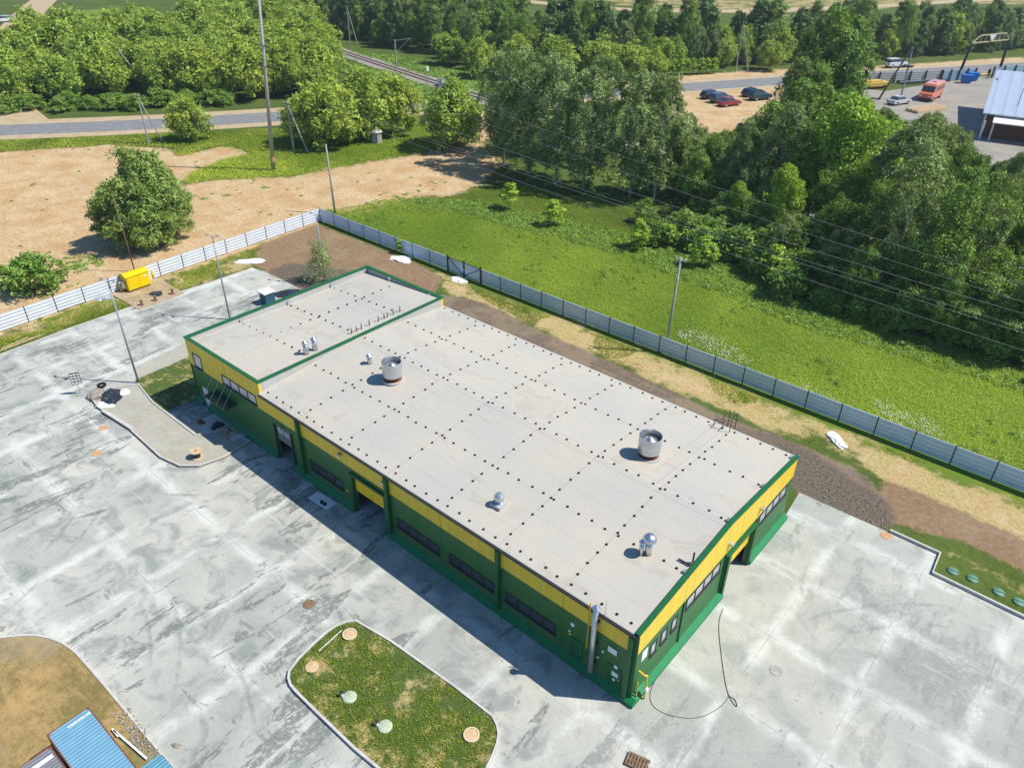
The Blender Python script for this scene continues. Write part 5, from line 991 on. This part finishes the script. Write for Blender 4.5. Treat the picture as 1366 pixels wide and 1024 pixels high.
for x, y, lab in ((190, 408, 'dark stub pipe at the corner of the tan pad nearest the grass strip'), (208, 402, 'dark stub pipe in the middle of the tan pad edge'), (231, 393, 'dark stub pipe at the tan pad edge farthest right')): q_ = G(x, y); tag(obj('stub_pipe', MB().lathe([(.22, 0), (.22, .1), (.13, .12), (.13, .5), (.2, .52), (.2, .6), (.02, .62)], n=10), 'wood_dark', loc=(q_.x, q_.y, .1)), lab, 'pipe', 'stub pipes on the pad')
def heap(name, px, py, r_, h, mat, label, cat, n=70, sx=1., rot=0., z=.0, sz=.35, group=None):
    """a crumpled low heap: one lumpy mesh"""
    b = bmesh.new(); bmesh.ops.create_icosphere(b, subdivisions=4, radius=1)
    k = np.random.default_rng(int(px * 7 + py)); W1 = k.normal(0, 3, (10, 3)); ph = k.uniform(0, 6, 10)
    for v in b.verts:
        c = np.array(v.co); f = 1 + .32 * np.mean(np.sin(W1 @ c + ph)) * 2 + .12 * np.sin(17 * c[0] + 5 * c[1]) * np.sin(15 * c[1] - 9 * c[2]); v.co = Vector((c[0] * r_ * sx * f, c[1] * r_ * f, max(-.02, c[2] * h * f)))
    me = bpy.data.meshes.new(name); b.to_mesh(me); b.free(); me.materials.append(M[mat]); o = bpy.data.objects.new(name, me); COL.objects.link(o); q_ = G(px, py); o.location = (q_.x, q_.y, z); o.rotation_euler = (0, 0, rot); tag(o, label, cat, group); return o
heap('tarpaulin', 150, 530, .95, .4, 'tarp_dark', 'dark crumpled tarpaulin heaped at the paved walk', 'tarpaulin', sx=1.3, rot=-.5, z=.18); heap('rubble_heap', 131, 530, .8, .45, 'rubble', 'brown heap of rubble and sacks at the tip of the paved walk', 'rubble', z=.18); heap('plastic_sheet', 166, 526, .5, .25, 'plastic_white', 'white plastic sheet beside the dark tarpaulin', 'plastic sheet', z=.18); heap('plastic_sheet', 140, 542, .5, .08, 'plastic_white', 'flat white plastic scrap below the dark tarpaulin', 'plastic sheet', sx=1.7, rot=.6, z=.18)
q_ = G(138, 521); tag(obj('car_tyre', MB().lathe([(.22, .04), (.36, .0), (.42, .08), (.42, .16), (.36, .24), (.22, .2), (.22, .04)], n=20), 'tyre', loc=(q_.x, q_.y, .5)), 'black tyre lying on the heap of rubble', 'tyre')
pa, pb = G(138, 548, .18), G(178, 573, .18); d = pb - pa; tag(obj('plank', MB().box(0, -.17, .0, d.length, .15, .12), 'concrete_kerb', loc=pa, rotz=math.atan2(d.y, d.x)), 'long pale plank lying along the kerb of the paved walk', 'plank')
q_ = G(108, 526); r = thing('sign_stand', 'white slotted sign rack on a thin pole standing on the concrete', 'sign', (q_.x, q_.y, .04), rad(62)); obj('pole', MB().cyl((0, 0, 0), (0, 0, 2.3), .035, n=8), 'galv', r); bd_ = MB()
obj('board', MB().box(-.42, -.02, 1.1, .42, .02, 2.3), 'frame_dark', r)
for i in range(4):
    for k in range(3): obj('plate', MB().box(-.38 + k * .27, -.045, 1.16 + i * .29, -.16 + k * .27, -.024, 1.33 + i * .29), 'white_paint', r)
obj('foot', MB().box(-.4, -.3, 0, .4, .3, .06), 'concrete_old', r)
q_ = G(264, 612); r = thing('cable_reel', 'wooden cable reel standing on the paved walk', 'cable reel', (q_.x, q_.y, .17)); obj('flange', MB().cyl((0, 0, 0), (0, 0, .07), .48, n=20), 'wood_pale', r); obj('flange', MB().cyl((0, 0, .62), (0, 0, .69), .48, n=20), 'wood_pale', r); obj('drum', MB().cyl((0, 0, .07), (0, 0, .62), .28, n=16), 'tarp_dark', r); obj('hub_hole', MB().cyl((0, 0, .69), (0, 0, .70), .12, n=10), 'wood_dark', r)
def cover(px, py, rr, mat, label, z=.04, group='manhole covers in the concrete', ringm=None, h=.025):
    q_ = G(px, py); r = thing('manhole_cover', label, 'manhole cover', (q_.x, q_.y, z), 0, group); obj('lid', MB().lathe([(.01, h), (rr * .8, h), (rr * .84, h - .008), (rr * .86, h), (rr, h - .004), (rr, -.03)], n=24), mat, r)
    if ringm: obj('ring', MB().lathe([(rr * 1.02, -.03), (rr * 1.02, h + .03), (rr * 1.25, h + .03), (rr * 1.25, -.1)], n=24), ringm, r)
    return r
for x, y, m_, l_ in ((138, 571, 'lid_orange', 'pale orange manhole cover on the concrete left of the paved walk'), (129, 605, 'lid_orange', 'bright orange manhole cover lowest beside the paved walk'), (270, 563, 'rust', 'rusty manhole cover in the shade before the offices'), (412, 806, 'wood_dark', 'dark rusty drain cover on the concrete above the lawn island'), (1182, 715, 'lid_orange', 'orange manhole cover at the corner of the right yard'), (1035, 895, 'concrete_old', 'grey manhole cover in the middle of the right yard'), (12, 486, 'concrete_old', 'grey manhole cover beside the left grass strip')): cover(x, y, .40, m_, l_)
IG = 'lids on the lawn island'
cover(467, 849, .36, 'sand_lid', 'sand-coloured lid in a beige ring near the top of the lawn island', .17, IG, 'ring_beige', .1); cover(417, 892, .40, 'sand_lid', 'sand-coloured lid without ring at the left edge of the lawn island', .17, IG, None, .08); cover(629, 983, .36, 'sand_lid', 'sand-coloured lid in a beige ring at the right end of the lawn island', .17, IG, 'ring_beige', .1)
for x, y, l_ in ((467, 932, 'pale green domed tank lid on the lawn island, upper of two'), (514, 971, 'pale green domed tank lid on the lawn island, lower of two')):
    q_ = G(x, y); r = thing('tank_lid', l_, 'tank lid', (q_.x, q_.y, .17), 0, 'pale green tank lids'); obj('dome', MB().lathe([(.01, .1), (.36, .09), (.41, .06), (.42, 0)], n=24), 'lid_pale', r, smooth=True); obj('vent_pipe', MB().cyl((-.38, -.25, 0), (-.38, -.25, .35), .08, n=10), 'plastic_white', r); obj('vent_cap', MB().cyl((-.38, -.25, .35), (-.38, -.25, .42), .11, n=10), 'frame_dark', r)
for (x, y), l_ in zip(((1271, 762), (1297, 772), (1332, 790), (1359, 803)), ('green ribbed tank lid by the corner of the right kerb, first from the kerb corner', 'green ribbed tank lid second from the kerb corner', 'green ribbed tank lid third from the kerb corner', 'green ribbed tank lid at the right edge, fourth from the kerb corner')):
    q_ = G(x, y); r = thing('tank_lid', l_, 'tank lid', (q_.x, q_.y, 0), 0, 'green tank lids in the grass'); obj('dome', MB().lathe([(.01, .13), (.3, .12), (.38, .07), (.39, 0)], n=24), 'lid_green', r, smooth=True); obj('rib', MB().box(-.36, -.03, .06, .36, .03, .16), 'lid_green', r)
q_ = G(850, 1018); r = thing('wooden_pallet', 'weathered wooden pallet on the concrete near the building corner', 'pallet', (q_.x, q_.y, .04), rad(14))
for i in range(7): obj('board', MB().box(-.6 + i * .175, -.4, .12, -.48 + i * .175, .4, .145), 'wood_dark', r)
for y in (-.35, 0, .35): obj('runner', MB().box(-.6, y - .05, 0, .6, y + .05, .12), 'wood_dark', r)
def cable(name, pts, label, r_=.022, mat='cable_black'):
    P = smooth_line([tuple(G(x, y)[:2]) for x, y in pts], 3); tag(obj(name, MB().sweep([(x, y, .06) for x, y in P], r_, 5), mat), label, 'cable', 'cables lying on the right yard')
cable('power_cable', [(964, 812), (958, 830), (960, 860), (968, 920), (978, 940), (984, 944), (980, 932), (970, 928)], 'black cable with a loop lying on the right concrete yard'); cable('power_cable', [(972, 930), (960, 945), (930, 960), (890, 955), (866, 940), (868, 915), (890, 885), (925, 840), (950, 808), (962, 795)], 'thin cable curving along the building base round the gas pipe', .015)
pa, pb = G(456, 840, .2), G(425, 868, .2); tag(obj('stick', MB().cyl(pa, pb, .03, n=6), 'white_paint'), 'white painted stick lying on the lawn island', 'stick')
for (a, b), l_ in zip((((2, 465), (38, 450)), ((0, 468), (54, 447))), ('shorter pale batten lying on the left grass strip', 'longer pale batten lying on the left grass strip')): pa, pb = G(*a, .12), G(*b, .12); tag(obj('batten', MB().cyl(pa, pb, .06, n=5), 'wood_pale'), l_, 'batten', 'battens on the grass strip')
for x, y, rr, sx, rot, l_ in ((536, 346, .9, 1.7, .3, 'crumpled white sheet by the fence beside the tiny sapling'), (612, 373, .7, 1.5, 0., 'crumpled white sheet lying just below the fence gate'), (1117, 588, .5, 2.8, -.6, 'long white plastic sheet on the dry strip inside the fence'), (333, 349, .8, 2., .7, 'white plastic sheet on the grass behind the left yard'), (137, 398, .7, 1.6, .7, 'grey plastic sheet on grass near the yellow metal box')): heap('plastic_sheet', x, y, rr, .22, 'plastic_white' if x != 137 else 'galv', l_, 'plastic sheet', sx=sx, rot=rot)
p_ = G(208, 392); heap('tarpaulin', 209, 393, .55, .15, 'tarp_dark', 'small dark tarpaulin lying on the tan pad', 'tarpaulin', sx=1.4, z=.1)
q_ = G(358, 404); r = thing('portable_cabin', 'small dark blue cabin with white roof behind the offices', 'cabin', (q_.x, q_.y, .04), 0); obj('wall', MB().box(-.6, -.6, 0, .6, .6, 1.35), 'cabin_blue', r); obj('roof', MB().box(-.68, -.72, 1.35, .68, .72, 1.5), 'plastic_white', r); obj('door', MB().box(-.45, -.63, .1, .3, -.605, 1.25), 'cabin_blue', r)
heap('tarpaulin', 385, 392, .9, .3, 'tarp_dark', 'dark tarpaulin heap on the concrete edge behind the offices', 'tarpaulin', sx=1.8, rot=1.)
q_ = G(430, 668); r = thing('metal_sheet', 'pale sheet with two dark pots lying in the shade near the large gate', 'metal sheet', (q_.x, q_.y, .045), .05); obj('plate', MB().box(-1.1, -.5, 0, 1.1, .5, .03), 'plastic_white', r)
for x in (.2, .55): obj('fitting', MB().cyl((x, -.2, .03), (x, -.2, .2), .13, n=12), 'cable_black', r)
q_ = G(306, 578); r = thing('floor_grating', 'paved square with a dark grating in the shade by the entrance', 'grating', (q_.x, q_.y, .17), .02); obj('slab', MB().box(-.85, -.6, 0, .85, .6, .04), 'paving_tan', r); obj('grating', MB().box(-.25, -.2, .04, .25, .2, .055), 'cable_black', r)
heap('rubbish_bags', 291, 570, .5, .45, 'tarp_dark', 'dark rubbish bags with pale scraps by the entrance', 'rubbish bag', z=.04); heap('debris', 236, 995, .16, .1, 'rubble', 'small brown clump of debris on the concrete beside the kerb', 'debris', sx=1.6, rot=.4, z=.04)

# ------------------------------------------------------------ containers, lower left
def container(label, p0, ang, L_, W_, mat, h=2.45):
    r = thing('shipping_container', label, 'container', (p0[0], p0[1], .15), ang, 'containers on the dry verge')
    obj('roof', MB().box(.06, .06, h - .08, L_ - .06, W_ - .06, h), mat, r); obj('side_wall', MB().box(.06, .03, .1, L_ - .06, .08, h - .09), mat, r); obj('side_wall', MB().box(.06, W_ - .08, .1, L_ - .06, W_ - .03, h - .09), mat, r); obj('end_wall', MB().box(.03, .09, .1, .08, W_ - .09, h - .09), mat, r); obj('end_wall', MB().box(L_ - .08, .09, .1, L_ - .03, W_ - .09, h - .09), mat, r)
    f_ = MB()
    for x in (0, L_ - .14):
        for y in (0, W_ - .14): f_.box(x, y, 0, x + .14, y + .14, h + .02)
    f_.box(.14, 0, h - .1, L_ - .14, .06, h + .015); f_.box(.14, W_ - .06, h - .1, L_ - .14, W_, h + .015); f_.box(0, .14, h - .1, .06, W_ - .14, h + .015); f_.box(L_ - .06, .14, h - .1, L_, W_ - .14, h + .015); obj('frame', f_, 'rust', r)
    return r
c1 = Vector(G(118, 942, 2.6)[:2]); c0 = Vector(G(62, 980, 2.6)[:2]); e1 = (c1 - c0).normalized(); wdt = (c1 - c0).length; ea = math.atan2(e1.y, e1.x) - math.pi / 2
r = container('bright blue shipping container on the dry verge', c0, ea, 6.0, wdt, 'container_blue')
mk = MB()
for i in range(9): mk.box(.35, .9 + i * .13, 2.455, .47, .98 + i * .13 + (.03 if i % 3 else 0), 2.46)
obj('marking', mk, 'white_paint', r)
c2 = c0 - e1 * .12 - e1 * wdt + Vector((math.cos(ea), math.sin(ea))) * .75
r = container('faded lilac-grey shipping container beside the blue one', c2, ea, 6.0, wdt, 'container_lilac'); obj('marking', MB().box(.5, .9, 2.455, .75, 2.0, 2.462), 'white_paint', r)
q_ = G(205, 1020, .3); r = thing('roofing_sheet', 'pale blue corrugated roofing sheets lying beside the kerb', 'roofing sheet', (q_.x, q_.y, .2), ea); obj('sheet', MB().box(-.4, -.55, 0, 2.2, .5, .06), 'sheet_blue', r); obj('sheet', MB().box(-.1, -.45, .065, 2.4, .6, .12), 'sheet_blue', r)
for (a, b), l_ in zip((((152, 974), (196, 1012)), ((150, 972), (158, 982))), ('long white bar lying on the verge between container and kerb', 'short white board at the end of the long white bar')): pa, pb = G(*a, .25), G(*b, .25); d = pb - pa; tag(obj('bar', MB().box(0, -.05, 0, d.length, .05, .08), 'white_paint', loc=pa, rotz=math.atan2(d.y, d.x)), l_, 'bar', 'white bars on the verge')
def chunks(name, poly, n, sz, mat, label, z):
    b = MB()
    for x, y in inside(poly, n):
        r_ = sz * RNG.uniform(.4, 1.4); d = Vector(RNG.normal(0, 1, 3)).normalized() * r_; c_ = Vector((x, y, z + r_ * .3)); b.cyl(c_ - d, c_ + d, r_ * RNG.uniform(.5, .9), r_ * RNG.uniform(.3, .8), 5)
    tag(obj(name, b, mat), label, 'rubble', None, 'stuff')
chunks('rubble', g2([(150, 955), (175, 945), (200, 985), (222, 1010), (200, 1018), (172, 985)]), 260, .06, 'rubble', 'grey rubble strewn between the blue container and the kerb', .15)
chunks('stones', g2([(1095, 640), (1150, 652), (1192, 684), (1190, 704), (1150, 702), (1070, 662)]), 320, .05, 'rubble', 'loose stones on the dark gravel at the yard corner', .0)
# thin summer haze over the whole place
hz = MT('haze'); hz.t.nodes.remove(hz.b); vv = hz.n('ShaderNodeVolumePrincipled'); vv.inputs['Color'].default_value = (.86, .93, 1, 1); vv.inputs['Density'].default_value = .0002; vv.inputs['Anisotropy'].default_value = .3
hz.t.links.new(vv.outputs[0], hz.out.inputs['Volume']); M['haze'] = hz.m
tag(obj('haze', MB().box(-3100, -500, -1.5, 1100, 2900, 46), 'haze'), kind='stuff')
SC.cycles.volume_bounces = 0
